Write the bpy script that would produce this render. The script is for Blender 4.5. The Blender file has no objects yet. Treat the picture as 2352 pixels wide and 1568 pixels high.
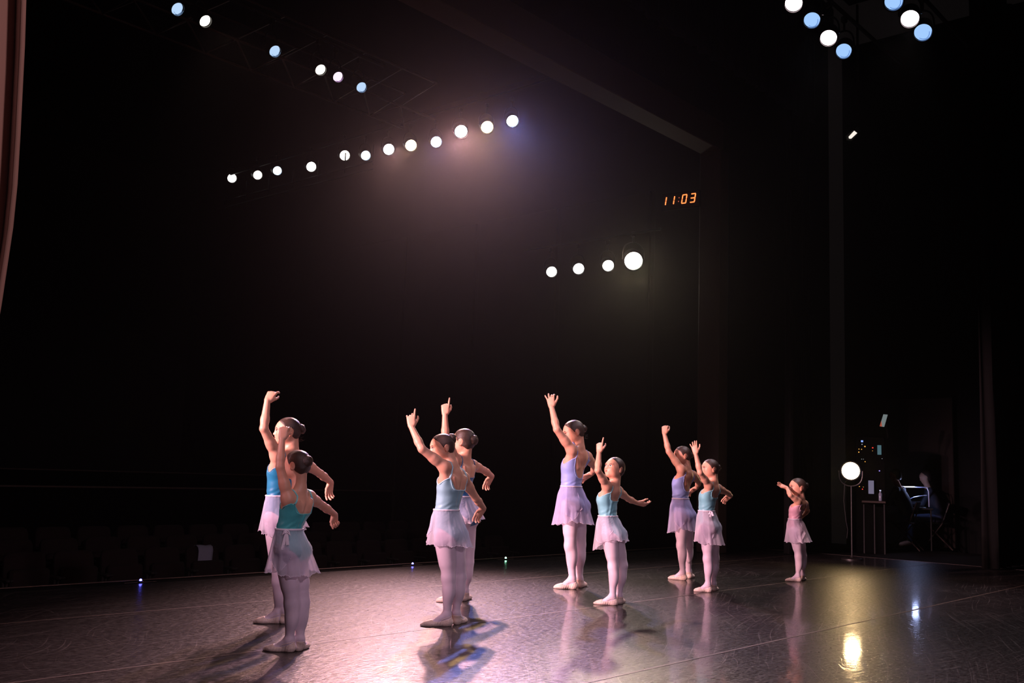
import bpy, math, random
import numpy as np
from mathutils import Vector, Matrix

V3 = lambda *a: np.array(a, dtype=float)
def unit(v):
    v = np.asarray(v, dtype=float); return v / max(1e-9, np.linalg.norm(v))

# ------------------------------------------------------------------ camera
# world: x runs along the stage front (towards the far wing), y towards the audience, z up
FOC, CX, CY, CAMH = 2287.0, 1176.0, 784.0, 1.06
YAW, PITCH, ROLL = math.radians(41.36), math.radians(7.53), math.radians(2.0)
CAM = V3(0, 0, CAMH)
_R0 = V3(math.sin(YAW), -math.cos(YAW), 0)
CF = V3(math.cos(YAW)*math.cos(PITCH), math.sin(YAW)*math.cos(PITCH), math.sin(PITCH))
_U0 = V3(-math.cos(YAW)*math.sin(PITCH), -math.sin(YAW)*math.sin(PITCH), math.cos(PITCH))
CU = _U0*math.cos(ROLL) - _R0*math.sin(ROLL)
CR = _R0*math.cos(ROLL) + _U0*math.sin(ROLL)
cam_data = bpy.data.cameras.new('camera'); cam = bpy.data.objects.new('camera', cam_data)
bpy.context.scene.collection.objects.link(cam)
cam.matrix_world = Matrix(((CR[0], CU[0], -CF[0], CAM[0]), (CR[1], CU[1], -CF[1], CAM[1]), (CR[2], CU[2], -CF[2], CAM[2]), (0, 0, 0, 1)))
cam_data.sensor_width = 36.0; cam_data.lens = 36.0*FOC/2352.0
cam_data.clip_start = 0.05; cam_data.clip_end = 200
bpy.context.scene.camera = cam

# measuring helpers: turn a position measured in the photograph into a real point of the hall
def ray(px, py): return CF + (px-CX)/FOC*CR - (py-CY)/FOC*CU
def at(px, py, depth): return CAM + ray(px, py)*depth
def ground(px, py, z=0.0):
    r = ray(px, py); return CAM + r*((z-CAMH)/r[2])
def hray(px, py=1100):
    r = ray(px, py).copy(); r[2] = 0; return unit(r)
# ------------------------------------------------------------------ world, lights, exposure
sc = bpy.context.scene
sc.view_settings.view_transform = 'Standard'; sc.view_settings.look = 'None'
sc.view_settings.exposure = 0.0; sc.view_settings.gamma = 1.0
sc.view_settings.use_curve_mapping = False
world = bpy.data.worlds.new('world'); sc.world = world; world.use_nodes = True
world.node_tree.nodes['Background'].inputs[0].default_value = (0.010, 0.008, 0.008, 1)
world.node_tree.nodes['Background'].inputs[1].default_value = 0.25

def spot(name, loc, target, col, power, size_deg=40, blend=0.5, radius=0.12):
    d = bpy.data.lights.new(name, 'SPOT'); d.energy = power; d.color = col
    d.spot_size = math.radians(size_deg); d.spot_blend = blend; d.shadow_soft_size = radius
    o = bpy.data.objects.new(name, d); sc.collection.objects.link(o)
    o.location = Vector(loc)
    o.rotation_euler = (Vector(target)-Vector(loc)).to_track_quat('-Z', 'Y').to_euler()
    return o
cy = sc.cycles; cy.max_bounces = 5; cy.diffuse_bounces = 2; cy.glossy_bounces = 3; cy.transmission_bounces = 3; cy.transparent_max_bounces = 8; cy.volume_bounces = 0
# ------------------------------------------------------------------ object helpers
COL = sc.collection
def tag(o, label=None, cat=None, group=None, kind=None):
    if label: o['label'] = label
    if cat: o['category'] = cat
    if group: o['group'] = group
    if kind: o['kind'] = kind
    return o
def empty(name, loc=(0, 0, 0), rz=0.0, parent=None):
    o = bpy.data.objects.new(name, None); COL.objects.link(o)
    o.location = Vector(loc); o.rotation_euler = (0, 0, rz); o.empty_display_size = 0.1
    if parent is not None: o.parent = parent
    return o
def mesh_np(name, V, quads, mat=None, parent=None, smooth=True, col=None, tris=None):
    """mesh object from numpy vertices / quads, vertices in world space (re-based on the parent)"""
    V = np.asarray(V, dtype=np.float32)
    m = bpy.data.meshes.new(name)
    q = np.asarray(quads, dtype=np.int32)
    n, k = q.shape
    m.vertices.add(len(V)); m.loops.add(n*k); m.polygons.add(n)
    base = np.zeros(3)
    if parent is not None:
        p = parent
        while p is not None: base = base + np.array(p.location); p = p.parent
    m.vertices.foreach_set('co', (V-base.astype(np.float32)).ravel())
    m.loops.foreach_set('vertex_index', q.ravel())
    m.polygons.foreach_set('loop_start', np.arange(0, n*k, k, dtype=np.int32))
    m.update(calc_edges=True)
    if smooth: m.polygons.foreach_set('use_smooth', np.ones(n, dtype=bool))
    if col is not None:
        a = m.color_attributes.new('tint', 'FLOAT_COLOR', 'POINT')
        a.data.foreach_set('color', np.asarray(col, dtype=np.float32).ravel())
    if mat is not None: m.materials.append(mat)
    o = bpy.data.objects.new(name, m); COL.objects.link(o)
    if parent is not None: o.parent = parent
    return o

class MB:
    """collects boxes, tubes, lathes in world or local space and links them as one mesh"""
    def __init__(s): s.v = []; s.f = []
    def add(s, V, F):
        o = len(s.v); s.v += [tuple(map(float, p)) for p in V]; s.f += [tuple(i+o for i in f) for f in F]; return s
    def box(s, c, size, axes=None, bevel=0.0):
        c = np.array(c, float); hx, hy, hz = np.array(size, float)/2
        A = np.eye(3) if axes is None else np.array(axes, float)
        b = min(bevel, hx*.9, hy*.9, hz*.9)
        if b <= 0:
            P = [c + A[0]*x*hx + A[1]*y*hy + A[2]*z*hz for z in (-1, 1) for y in (-1, 1) for x in (-1, 1)]
            return s.add(P, [(0, 2, 3, 1), (4, 5, 7, 6), (0, 1, 5, 4), (2, 6, 7, 3), (0, 4, 6, 2), (1, 3, 7, 5)])
        P = []; idx = {}
        for sx in (-1, 1):
            for sy in (-1, 1):
                for sz in (-1, 1):
                    for ax in range(3):
                        q = [sx*(hx-b), sy*(hy-b), sz*(hz-b)]; q[ax] = (sx*hx, sy*hy, sz*hz)[ax]
                        idx[(sx, sy, sz, ax)] = len(P); P.append(c + A[0]*q[0]+A[1]*q[1]+A[2]*q[2])
        F = []
        def g(sg, ax): return idx[(sg[0], sg[1], sg[2], ax)]
        for ax in range(3):
            o1, o2 = [(1, 2), (2, 0), (0, 1)][ax]
            for sg in (-1, 1):
                L = []
                for a, bb in ((-1, -1), (1, -1), (1, 1), (-1, 1)):
                    t = [0, 0, 0]; t[ax] = sg; t[o1] = a; t[o2] = bb; L.append(g(t, ax))
                F.append(tuple(L if sg > 0 else L[::-1]))
            for a in (-1, 1):
                for bb in (-1, 1):
                    t0 = [0, 0, 0]; t1 = [0, 0, 0]
                    t0[ax] = -1; t1[ax] = 1; t0[o1] = t1[o1] = a; t0[o2] = t1[o2] = bb
                    q = [g(t0, o1), g(t1, o1), g(t1, o2), g(t0, o2)]
                    F.append(tuple(q if a*bb < 0 else q[::-1]))
        for sx in (-1, 1):
            for sy in (-1, 1):
                for sz in (-1, 1):
                    q = [g((sx, sy, sz), k) for k in range(3)]
                    F.append(tuple(q if sx*sy*sz > 0 else q[::-1]))
        return s.add(P, F)
    def tube(s, pts, r, n=8, cap=True, flat=1.0, up=None):
        pts = [np.array(p, float) for p in pts]; m = len(pts)
        rr = r if hasattr(r, '__len__') else [r]*m
        prev = None; P = []
        for i in range(m):
            d = unit(pts[min(i+1, m-1)]-pts[max(i-1, 0)])
            if prev is None:
                ref = np.array(up, float) if up is not None else (V3(0, 0, 1) if abs(d[2]) < .9 else V3(1, 0, 0))
            else: ref = prev
            a = unit(ref - d*np.dot(ref, d)); prev = a; b = np.cross(d, a)
            for k in range(n):
                t = 2*math.pi*k/n
                P.append(pts[i] + a*math.cos(t)*rr[i]*flat + b*math.sin(t)*rr[i])
        F = [(i*n+k, i*n+(k+1) % n, (i+1)*n+(k+1) % n, (i+1)*n+k) for i in range(m-1) for k in range(n)]
        if cap: F += [tuple(range(n))[::-1], tuple((m-1)*n+k for k in range(n))]
        return s.add(P, F)
    def lathe(s, prof, origin, axis=(0, 0, 1), n=24, cap0=False, cap1=False):
        ax = unit(axis); ref = V3(0, 0, 1) if abs(ax[2]) < .9 else V3(1, 0, 0)
        a = unit(ref-ax*np.dot(ref, ax)); b = np.cross(ax, a); o = np.array(origin, float); P = []
        for (r, z) in prof:
            for k in range(n):
                t = 2*math.pi*k/n; P.append(o+ax*z+(a*math.cos(t)+b*math.sin(t))*r)
        m = len(prof)
        F = [(i*n+k, i*n+(k+1) % n, (i+1)*n+(k+1) % n, (i+1)*n+k) for i in range(m-1) for k in range(n)]
        if cap0: F.append(tuple(range(n))[::-1])
        if cap1: F.append(tuple((m-1)*n+k for k in range(n)))
        return s.add(P, F)
    def build(s, name, mat=None, parent=None, smooth=False, local=False):
        m = bpy.data.meshes.new(name)
        base = np.zeros(3)
        if parent is not None and not local:
            M = parent.matrix_basis.copy(); p = parent.parent
            while p is not None: M = p.matrix_basis @ M; p = p.parent
            Mi = M.inverted(); vs = [tuple(Mi @ Vector(v)) for v in s.v]
        else: vs = s.v
        m.from_pydata(vs, [], s.f); m.update()
        if smooth:
            m.polygons.foreach_set('use_smooth', [True]*len(m.polygons))
            m.set_sharp_from_angle(angle=math.radians(40))
        if mat is not None: m.materials.append(mat)
        o = bpy.data.objects.new(name, m); COL.objects.link(o)
        if parent is not None: o.parent = parent
        return o

# ------------------------------------------------------------------ materials
def new_mat(name):
    m = bpy.data.materials.new(name); m.use_nodes = True
    return m, m.node_tree.nodes, m.node_tree.links, m.node_tree.nodes['Principled BSDF']
def mat_plain(name, col, rough=0.6, metal=0.0, noise=0.12, nscale=30.0, bump=0.0, spec=0.5, sheen=0.0):
    m, N, L, P = new_mat(name)
    P.inputs['Roughness'].default_value = rough; P.inputs['Metallic'].default_value = metal
    P.inputs['Specular IOR Level'].default_value = spec
    if sheen: P.inputs['Sheen Weight'].default_value = sheen
    tc = N.new('ShaderNodeTexCoord'); nz = N.new('ShaderNodeTexNoise'); nz.inputs['Scale'].default_value = nscale
    nz.inputs['Detail'].default_value = 3
    L.new(tc.outputs['Object'], nz.inputs['Vector'])
    mx = N.new('ShaderNodeMix'); mx.data_type = 'RGBA'
    mx.inputs['A'].default_value = (*[c*(1-noise) for c in col], 1)
    mx.inputs['B'].default_value = (*[min(1, c*(1+noise)) for c in col], 1)
    L.new(nz.outputs['Fac'], mx.inputs['Factor']); L.new(mx.outputs['Result'], P.inputs['Base Color'])
    if bump:
        b = N.new('ShaderNodeBump'); b.inputs['Strength'].default_value = bump; b.inputs['Distance'].default_value = 0.004
        L.new(nz.outputs['Fac'], b.inputs['Height']); L.new(b.outputs['Normal'], P.inputs['Normal'])
    return m
def mat_emit(name, col, strength):
    m, N, L, P = new_mat(name)
    P.inputs['Base Color'].default_value = (0.02, 0.02, 0.02, 1)
    P.inputs['Emission Color'].default_value = (*col, 1); P.inputs['Emission Strength'].default_value = strength
    return m
def mat_skin(name='skin', base=(0.73, 0.36, 0.24)):
    m, N, L, P = new_mat(name)
    a = N.new('ShaderNodeAttribute'); a.attribute_name = 'tint'
    tc = N.new('ShaderNodeTexCoord'); nz = N.new('ShaderNodeTexNoise'); nz.inputs['Scale'].default_value = 22
    nz.inputs['Detail'].default_value = 4; L.new(tc.outputs['Object'], nz.inputs['Vector'])
    mx = N.new('ShaderNodeMix'); mx.data_type = 'RGBA'
    mx.inputs['A'].default_value = (base[0]*.95, base[1]*.93, base[2]*.92, 1)
    mx.inputs['B'].default_value = (min(1, base[0]*1.04), base[1]*1.06, base[2]*1.07, 1)
    L.new(nz.outputs['Fac'], mx.inputs['Factor'])
    mu = N.new('ShaderNodeMix'); mu.data_type = 'RGBA'; mu.blend_type = 'MULTIPLY'; mu.inputs['Factor'].default_value = 1
    L.new(mx.outputs['Result'], mu.inputs['A']); L.new(a.outputs['Color'], mu.inputs['B'])
    L.new(mu.outputs['Result'], P.inputs['Base Color'])
    P.inputs['Roughness'].default_value = 0.48
    P.inputs['Subsurface Weight'].default_value = 0.0
    P.inputs['Subsurface Radius'].default_value = (0.012, 0.005, 0.003)
    P.inputs['Subsurface Scale'].default_value = 0.6
    return m
def mat_chiffon(name, col=(0.80, 0.74, 0.86), clear=0.32):
    m, N, L, P = new_mat(name); N.remove(P)
    out = [n for n in N if n.type == 'OUTPUT_MATERIAL'][0]
    tr = N.new('ShaderNodeBsdfTransparent'); tl = N.new('ShaderNodeBsdfTranslucent'); df = N.new('ShaderNodeBsdfDiffuse')
    tr.inputs[0].default_value = (0.96, 0.94, 0.98, 1)
    tc = N.new('ShaderNodeTexCoord'); nz = N.new('ShaderNodeTexNoise'); nz.inputs['Scale'].default_value = 14
    L.new(tc.outputs['Object'], nz.inputs['Vector'])
    mx = N.new('ShaderNodeMix'); mx.data_type = 'RGBA'
    mx.inputs['A'].default_value = (*[c*.93 for c in col], 1); mx.inputs['B'].default_value = (*[min(1, c*1.05) for c in col], 1)
    L.new(nz.outputs['Fac'], mx.inputs['Factor'])
    L.new(mx.outputs['Result'], tl.inputs[0]); L.new(mx.outputs['Result'], df.inputs[0])
    a = N.new('ShaderNodeMixShader'); a.inputs[0].default_value = 0.5
    L.new(df.outputs[0], a.inputs[1]); L.new(tl.outputs[0], a.inputs[2])
    lw = N.new('ShaderNodeLayerWeight'); lw.inputs['Blend'].default_value = 0.35
    mr = N.new('ShaderNodeMapRange'); mr.inputs['From Min'].default_value = 0; mr.inputs['From Max'].default_value = 1
    mr.inputs['To Min'].default_value = 1-clear; mr.inputs['To Max'].default_value = 1.0
    L.new(lw.outputs['Facing'], mr.inputs['Value'])
    b = N.new('ShaderNodeMixShader'); L.new(mr.outputs['Result'], b.inputs[0])
    L.new(tr.outputs[0], b.inputs[1]); L.new(a.outputs[0], b.inputs[2]); L.new(b.outputs[0], out.inputs['Surface'])
    return m
def mat_hair(name='dark_brown_hair'):
    m, N, L, P = new_mat(name)
    a = N.new('ShaderNodeAttribute'); a.attribute_name = 'tint'
    nz = N.new('ShaderNodeTexNoise'); nz.inputs['Scale'].default_value = 1.0; nz.inputs['Detail'].default_value = 2
    L.new(a.outputs['Vector'], nz.inputs['Vector'])
    mx = N.new('ShaderNodeMix'); mx.data_type = 'RGBA'
    mx.inputs['A'].default_value = (0.010, 0.006, 0.005, 1); mx.inputs['B'].default_value = (0.085, 0.042, 0.030, 1)
    L.new(nz.outputs['Fac'], mx.inputs['Factor']); L.new(mx.outputs['Result'], P.inputs['Base Color'])
    b = N.new('ShaderNodeBump'); b.inputs['Strength'].default_value = 0.5; b.inputs['Distance'].default_value = 0.003
    L.new(nz.outputs['Fac'], b.inputs['Height']); L.new(b.outputs['Normal'], P.inputs['Normal'])
    P.inputs['Roughness'].default_value = 0.45; P.inputs['Specular IOR Level'].default_value = 0.5
    return m
# ------------------------------------------------------------------ setting: stage floor, proscenium, auditorium shell
def mat_floor():
    m, N, L, P = new_mat('scuffed_dance_vinyl')
    tc = N.new('ShaderNodeTexCoord')
    def math_(op, a, b=None, c=None):
        n = N.new('ShaderNodeMath'); n.operation = op
        for i, v in enumerate((a, b, c)):
            if v is None: continue
            if isinstance(v, (int, float)): n.inputs[i].default_value = v
            else: L.new(v, n.inputs[i])
        return n.outputs[0]
    def streaks(rot, sx, sy, warp, lo, hi, off):
        mp = N.new('ShaderNodeMapping'); mp.inputs['Rotation'].default_value = (0, 0, math.radians(rot)); mp.inputs['Location'].default_value = (off, off*.7, 0)
        nz = N.new('ShaderNodeTexNoise'); nz.inputs['Scale'].default_value = warp; nz.inputs['Detail'].default_value = 1
        L.new(tc.outputs['Object'], nz.inputs['Vector'])
        ad = N.new('ShaderNodeVectorMath'); ad.operation = 'MULTIPLY_ADD'; ad.inputs[1].default_value = (.9, .9, 0)
        L.new(nz.outputs['Color'], ad.inputs[0]); L.new(tc.outputs['Object'], ad.inputs[2])
        L.new(ad.outputs[0], mp.inputs['Vector'])
        sc_ = N.new('ShaderNodeVectorMath'); sc_.operation = 'MULTIPLY'; sc_.inputs[1].default_value = (sx, sy, 1)
        L.new(mp.outputs[0], sc_.inputs[0])
        n2 = N.new('ShaderNodeTexNoise'); n2.inputs['Scale'].default_value = 1; n2.inputs['Detail'].default_value = 2.5; n2.inputs['Roughness'].default_value = .6
        L.new(sc_.outputs[0], n2.inputs['Vector'])
        r = N.new('ShaderNodeMapRange'); r.inputs['From Min'].default_value = lo; r.inputs['From Max'].default_value = hi
        L.new(n2.outputs['Fac'], r.inputs['Value']); return r.outputs[0]
    s1 = streaks(10, .9, 110, .45, .59, .68, 0); s2 = streaks(-42, 1.0, 100, .5, .61, .70, 7)
    s3 = streaks(58, 1.8, 130, .7, .63, .72, 13); s4 = streaks(-78, 1.6, 120, .6, .63, .72, 21)
    s5 = streaks(-20, .7, 90, .35, .60, .69, 31)
    scr = math_('MAXIMUM', math_('MAXIMUM', s1, s2), math_('MAXIMUM', math_('MAXIMUM', s3, s4), s5))
    cl = N.new('ShaderNodeTexNoise'); cl.inputs['Scale'].default_value = 1.3; cl.inputs['Detail'].default_value = 5; L.new(tc.outputs['Object'], cl.inputs['Vector'])
    fine = N.new('ShaderNodeTexNoise'); fine.inputs['Scale'].default_value = 1.0; fine.inputs['Detail'].default_value = 5; fine.inputs['Roughness'].default_value = .62
    fm = N.new('ShaderNodeVectorMath'); fm.operation = 'MULTIPLY'; fm.inputs[1].default_value = (22, 48, 30); L.new(tc.outputs['Object'], fm.inputs[0]); L.new(fm.outputs[0], fine.inputs['Vector'])
    fr = N.new('ShaderNodeMapRange'); fr.inputs['From Min'].default_value = .36; fr.inputs['From Max'].default_value = .66; L.new(fine.outputs['Fac'], fr.inputs['Value'])
    mix1 = N.new('ShaderNodeMix'); mix1.data_type = 'RGBA'; mix1.inputs['A'].default_value = (0.009, 0.008, 0.0085, 1); mix1.inputs['B'].default_value = (0.020, 0.015, 0.016, 1)
    L.new(math_('MULTIPLY_ADD', fr.outputs[0], .75, math_('MULTIPLY', cl.outputs['Fac'], .35)), mix1.inputs['Factor'])
    mix2 = N.new('ShaderNodeMix'); mix2.data_type = 'RGBA'; mix2.inputs['B'].default_value = (0.26, 0.22, 0.21, 1)
    L.new(mix1.outputs['Result'], mix2.inputs['A']); L.new(math_('MULTIPLY', scr, math_('MULTIPLY', cl.outputs['Fac'], .75)), mix2.inputs['Factor'])
    L.new(mix2.outputs['Result'], P.inputs['Base Color'])
    ro = N.new('ShaderNodeMapRange'); ro.inputs['To Min'].default_value = .42; ro.inputs['To Max'].default_value = .27
    L.new(fr.outputs[0], ro.inputs['Value']); L.new(ro.outputs[0], P.inputs['Roughness'])
    sw = N.new('ShaderNodeTexNoise'); sw.inputs['Scale'].default_value = 1.0; sw.inputs['Detail'].default_value = 4; sw.inputs['Roughness'].default_value = .7
    sm = N.new('ShaderNodeVectorMath'); sm.operation = 'MULTIPLY'; sm.inputs[1].default_value = (20, 62, 30); mr_ = N.new('ShaderNodeMapping'); mr_.inputs['Rotation'].default_value = (0, 0, math.radians(42)); L.new(tc.outputs['Object'], mr_.inputs['Vector']); L.new(mr_.outputs[0], sm.inputs[0]); L.new(sm.outputs[0], sw.inputs['Vector'])
    sr = N.new('ShaderNodeMapRange'); sr.inputs['From Min'].default_value = .42; sr.inputs['From Max'].default_value = .66; sr.inputs['To Min'].default_value = .08; sr.inputs['To Max'].default_value = .55
    L.new(math_('ADD', sw.outputs['Fac'], math_('MULTIPLY', scr, .16)), sr.inputs['Value']); L.new(sr.outputs[0], P.inputs['Specular IOR Level'])
    P.inputs['Coat Weight'].default_value = .42; P.inputs['Coat Roughness'].default_value = .055; P.inputs['Coat IOR'].default_value = 1.45
    b = N.new('ShaderNodeBump'); b.inputs['Strength'].default_value = .9; b.inputs['Distance'].default_value = .0030
    mot = N.new('ShaderNodeTexNoise'); mot.inputs['Scale'].default_value = 17; mot.inputs['Detail'].default_value = 3; L.new(tc.outputs['Object'], mot.inputs['Vector'])
    L.new(math_('ADD', math_('MULTIPLY', fine.outputs['Fac'], 1.0), math_('MULTIPLY', mot.outputs['Fac'], .5)), b.inputs['Height'])
    P.inputs['Anisotropic'].default_value = 0
    L.new(b.outputs['Normal'], P.inputs['Normal'])
    b2 = N.new('ShaderNodeBump'); b2.inputs['Strength'].default_value = .35; b2.inputs['Distance'].default_value = .0009
    L.new(math_('ADD', math_('MULTIPLY', scr, .15), mot.outputs['Fac']), b2.inputs['Height']); L.new(b2.outputs['Normal'], P.inputs['Coat Normal'])
    return m
M_FLOOR = mat_floor()
M_TAPE = mat_plain('seam_tape', (0.085, 0.058, 0.048), rough=.5, noise=.7, nscale=5, bump=.4, spec=.3)
M_BLACK = mat_plain('black_paint', (0.005, 0.0045, 0.0045), rough=.9, noise=.2, nscale=6, spec=.08)
M_WALL = mat_plain('dark_auditorium_wall', (0.035, 0.026, 0.022), rough=.8, noise=.15, nscale=2)
M_PROS = mat_plain('proscenium_brown', (0.10, 0.062, 0.050), rough=.75, noise=.08, nscale=4)
M_METAL = mat_plain('dark_steel', (0.05, 0.045, 0.045), rough=.42, metal=.8, noise=.2)
M_RAIL = mat_plain('painted_rail', (0.20, 0.13, 0.10), rough=.45, metal=.4, noise=.15)
M_VELVET = mat_plain('black_velvet', (0.008, 0.007, 0.007), rough=.95, noise=.2, nscale=5, spec=.1)

fl = MB(); fl.box((6, 3.2, -.5), (24, 10.6, .98)); floor = fl.build('floor', M_BLACK); tag(floor, kind='structure')
xs0, xs1 = -5.0, 15.0
edges = [-2.07, -.32, 1.435, 3.19, 4.945, 6.70, 8.22]
for i in range(6):
    y0, y1 = edges[i]+.003, edges[i+1]-.003
    b = MB(); b.box(((xs0+xs1)/2, (y0+y1)/2, -.005), (xs1-xs0, y1-y0, .010), bevel=.0015).build('vinyl_sheet', M_FLOOR, floor)
for i in range(1, 6):
    b = MB(); b.box(((xs0+xs1)/2, edges[i], .0006), (xs1-xs0, .020, .0016)).build('seam_tape', M_TAPE, floor)
b = MB(); b.box((xs1-.02, 3.1, .0006), (.05, 10.3, .0012)).build('seam_tape', M_TAPE, floor)
b = MB(); b.box((5, 8.47, .001), (20, .035, .004)).build('edge_strip', M_RAIL, floor)
ap = MB(); ap.box((6, 8.52, -.5), (24, .06, .97), bevel=.01); tag(ap.build('trim_1', M_BLACK), kind='structure')

af = MB(); af.box((5, 10.3, -1.0), (24, 3.4, .1))
for k in range(16): af.box((5, 12.5+k*.95, -1.0+.06*(k+1)), (24, .95, .1+.0*k))
tag(af.build('floor_auditorium', M_BLACK), kind='structure')
w = MB(); w.box((5, 28, 4), (26, .3, 12)); tag(w.build('wall_back', M_WALL), kind='structure')
w = MB(); w.box((16.6, 18, 4), (.3, 20.6, 12)); wr_ = tag(w.build('wall_right', M_WALL), kind='structure')
for k in range(5):
    q = MB(); q.box((16.42, 9.6+k*2.4, 3.0), (.06, 2.3, 7.6), bevel=.02).build('wall_panel', M_WALL, wr_)
w = MB(); w.box((-7.6, 12, 4), (.3, 32, 12)); tag(w.build('wall_left', M_BLACK), kind='structure')
w = MB(); w.box((5, 18, 10.2), (26, 20.6, .3)); tag(w.build('ceiling', M_BLACK), kind='structure')
w = MB(); w.box((6, .5, 11.2), (27, 15, .2)); tag(w.build('ceiling_stage', M_BLACK), kind='structure')
# proscenium: side return, wing wall behind it, header
w = MB(); w.box((13.24, 7.60, 3.05), (.26, .36, 6.1), bevel=.01); pr = tag(w.build('wall_proscenium', M_PROS), kind='structure')
q = MB(); q.box((15.4, 7.66, 4.5), (4.0, .20, 11)); q.build('wall_face', M_BLACK, pr)
q = MB(); q.box((13.40, 7.52, 3.05), (.03, .16, 6.1)); q.build('edge_bead', M_METAL, pr)
w = MB(); w.box((3.0, 7.60, 6.32), (20.4, .36, .46), bevel=.01); tag(w.build('trim_2', M_PROS), kind='structure')
w = MB(); w.box((3.0, 7.66, 8.8), (20.4, .16, 4.5)); tag(w.build('wall_header', M_BLACK), kind='structure')
w = MB(); w.box((19.2, 1, 4.5), (.2, 14, 11)); ww = tag(w.build('wall_wing', M_BLACK), kind='structure')
w = MB(); w.box((6, -4.6, 4.5), (27, .2, 11)); tag(w.build('wall_upstage', M_BLACK), kind='structure')
for yy, zt in ((17.2, .55), (21.5, .78)):
    w = MB(); w.box((4.5, yy, zt-.55), (22, .12, 1.1)); o = tag(w.build('wall_aisle', M_BLACK), kind='structure')
    q = MB(); q.box((4.5, yy, zt+.015), (22, .16, .03), bevel=.008); q.build('cap_rail', M_RAIL, o)
d = MB(); c0 = ground(2116, 1250); d.box((18.9, c0[1]+.2, 1.35), (.08, 2.0, 2.7), bevel=.01); dd = tag(d.build('door_1', mat_plain('dark_brown_door', (.018, .011, .008), rough=.8, spec=.2)), kind='structure')
q = MB(); q.tube([(18.84, c0[1]-.55, 1.0), (18.80, c0[1]-.55, 1.0), (18.80, c0[1]-.43, 1.0)], .011, 8); q.build('door_handle', M_METAL, dd, smooth=True)

# ------------------------------------------------------------------ drapes
def drape(name, p0, p1, ztop, zbot, mat, amp=.07, wl=.32, th=.012, seed=0, n=None):
    rnd = random.Random(seed); p0 = np.array(p0, float); p1 = np.array(p1, float); L_ = np.linalg.norm(p1-p0); d = (p1-p0)/L_; nn = V3(-d[1], d[0], 0)
    n = n or int(L_/wl*14); V = []; m = 16; ph = rnd.random()*6
    for i in range(n+1):
        s = i/n*L_
        for j in range(m+1):
            z = ztop+(zbot-ztop)*j/m
            f = (.55+.45*j/m)*amp*(math.sin(2*math.pi*s/wl+ph+.35*math.sin(s*2.1+z*.35))+.35*math.sin(2*math.pi*s/wl*2.3+ph*2+z*.5))
            V.append(V3(p0[0], p0[1], 0)+V3(d[0], d[1], 0)*s+nn*f+V3(0, 0, z))
    F = [(i*(m+1)+j, (i+1)*(m+1)+j, (i+1)*(m+1)+j+1, i*(m+1)+j+1) for i in range(n) for j in range(m)]
    b = MB(); b.add(V, F); o = b.build(name, mat, smooth=True)
    o.modifiers.new('thickness', 'SOLIDIFY').thickness = th
    return o
tag(drape('leg_curtain', (14.34, 4.08, 0), (18.6, 4.02, 0), 8.6, .02, M_VELVET, seed=3), 'black velvet leg curtain hanging at the right edge of the frame', 'curtain')
tag(drape('leg_curtain', (13.95, 6.75, 0), (16.2, 7.45, 0), 8.8, .02, M_VELVET, seed=5), 'black velvet curtain just right of the brown proscenium pillar', 'curtain')
tag(drape('border_curtain', (-4, 6.55, 0), (14.5, 6.55, 0), 10.2, 6.70, mat_plain('blue_black_velvet', (.02, .022, .032), rough=.9, noise=.15, spec=.1), seed=8, amp=.04), 'dark border curtain hung across the top behind the brown header beam', 'curtain')
# pale leg curtain close to the camera at the left edge
M_PALE = mat_plain('pale_pink_grey_drape', (0.62, 0.44, 0.42), rough=.85, noise=.06, nscale=8, sheen=.3)
edge_px = [(60, -120), (57, 0), (54, 100), (49, 200), (44, 300), (37, 420), (27, 520), (12, 620), (0, 700), (-16, 790), (-40, 920), (-70, 1150), (-90, 1500), (-100, 1900)]
V = []; m = 36; EP = [at(x, y, 2.3) for x, y in edge_px]
EP = [EP[0]*1.0+V3(0, 0, .5)] + EP; EP[-1][2] = .01
for q in EP:
    for k in range(m+1):
        s = k/m*1.15
        dirv = unit(V3(-CR[0], -CR[1], 0)); back = unit(V3(CF[0], CF[1], 0))
        V.append(q+dirv*s+back*(.045*math.sin(s*34)+.05*math.sin(s*13+1)+.03)*min(1, s*16+.1)-back*.35*s)
F = [(i*(m+1)+k, (i+1)*(m+1)+k, (i+1)*(m+1)+k+1, i*(m+1)+k+1) for i in range(len(EP)-1) for k in range(m)]
pc = MB(); pc.add(V, F); o = pc.build('side_curtain', M_PALE, smooth=True); o.modifiers.new('thickness', 'SOLIDIFY').thickness = .01
tag(o, 'pink-lit pale side curtain at the left edge, close to the camera', 'curtain')

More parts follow.
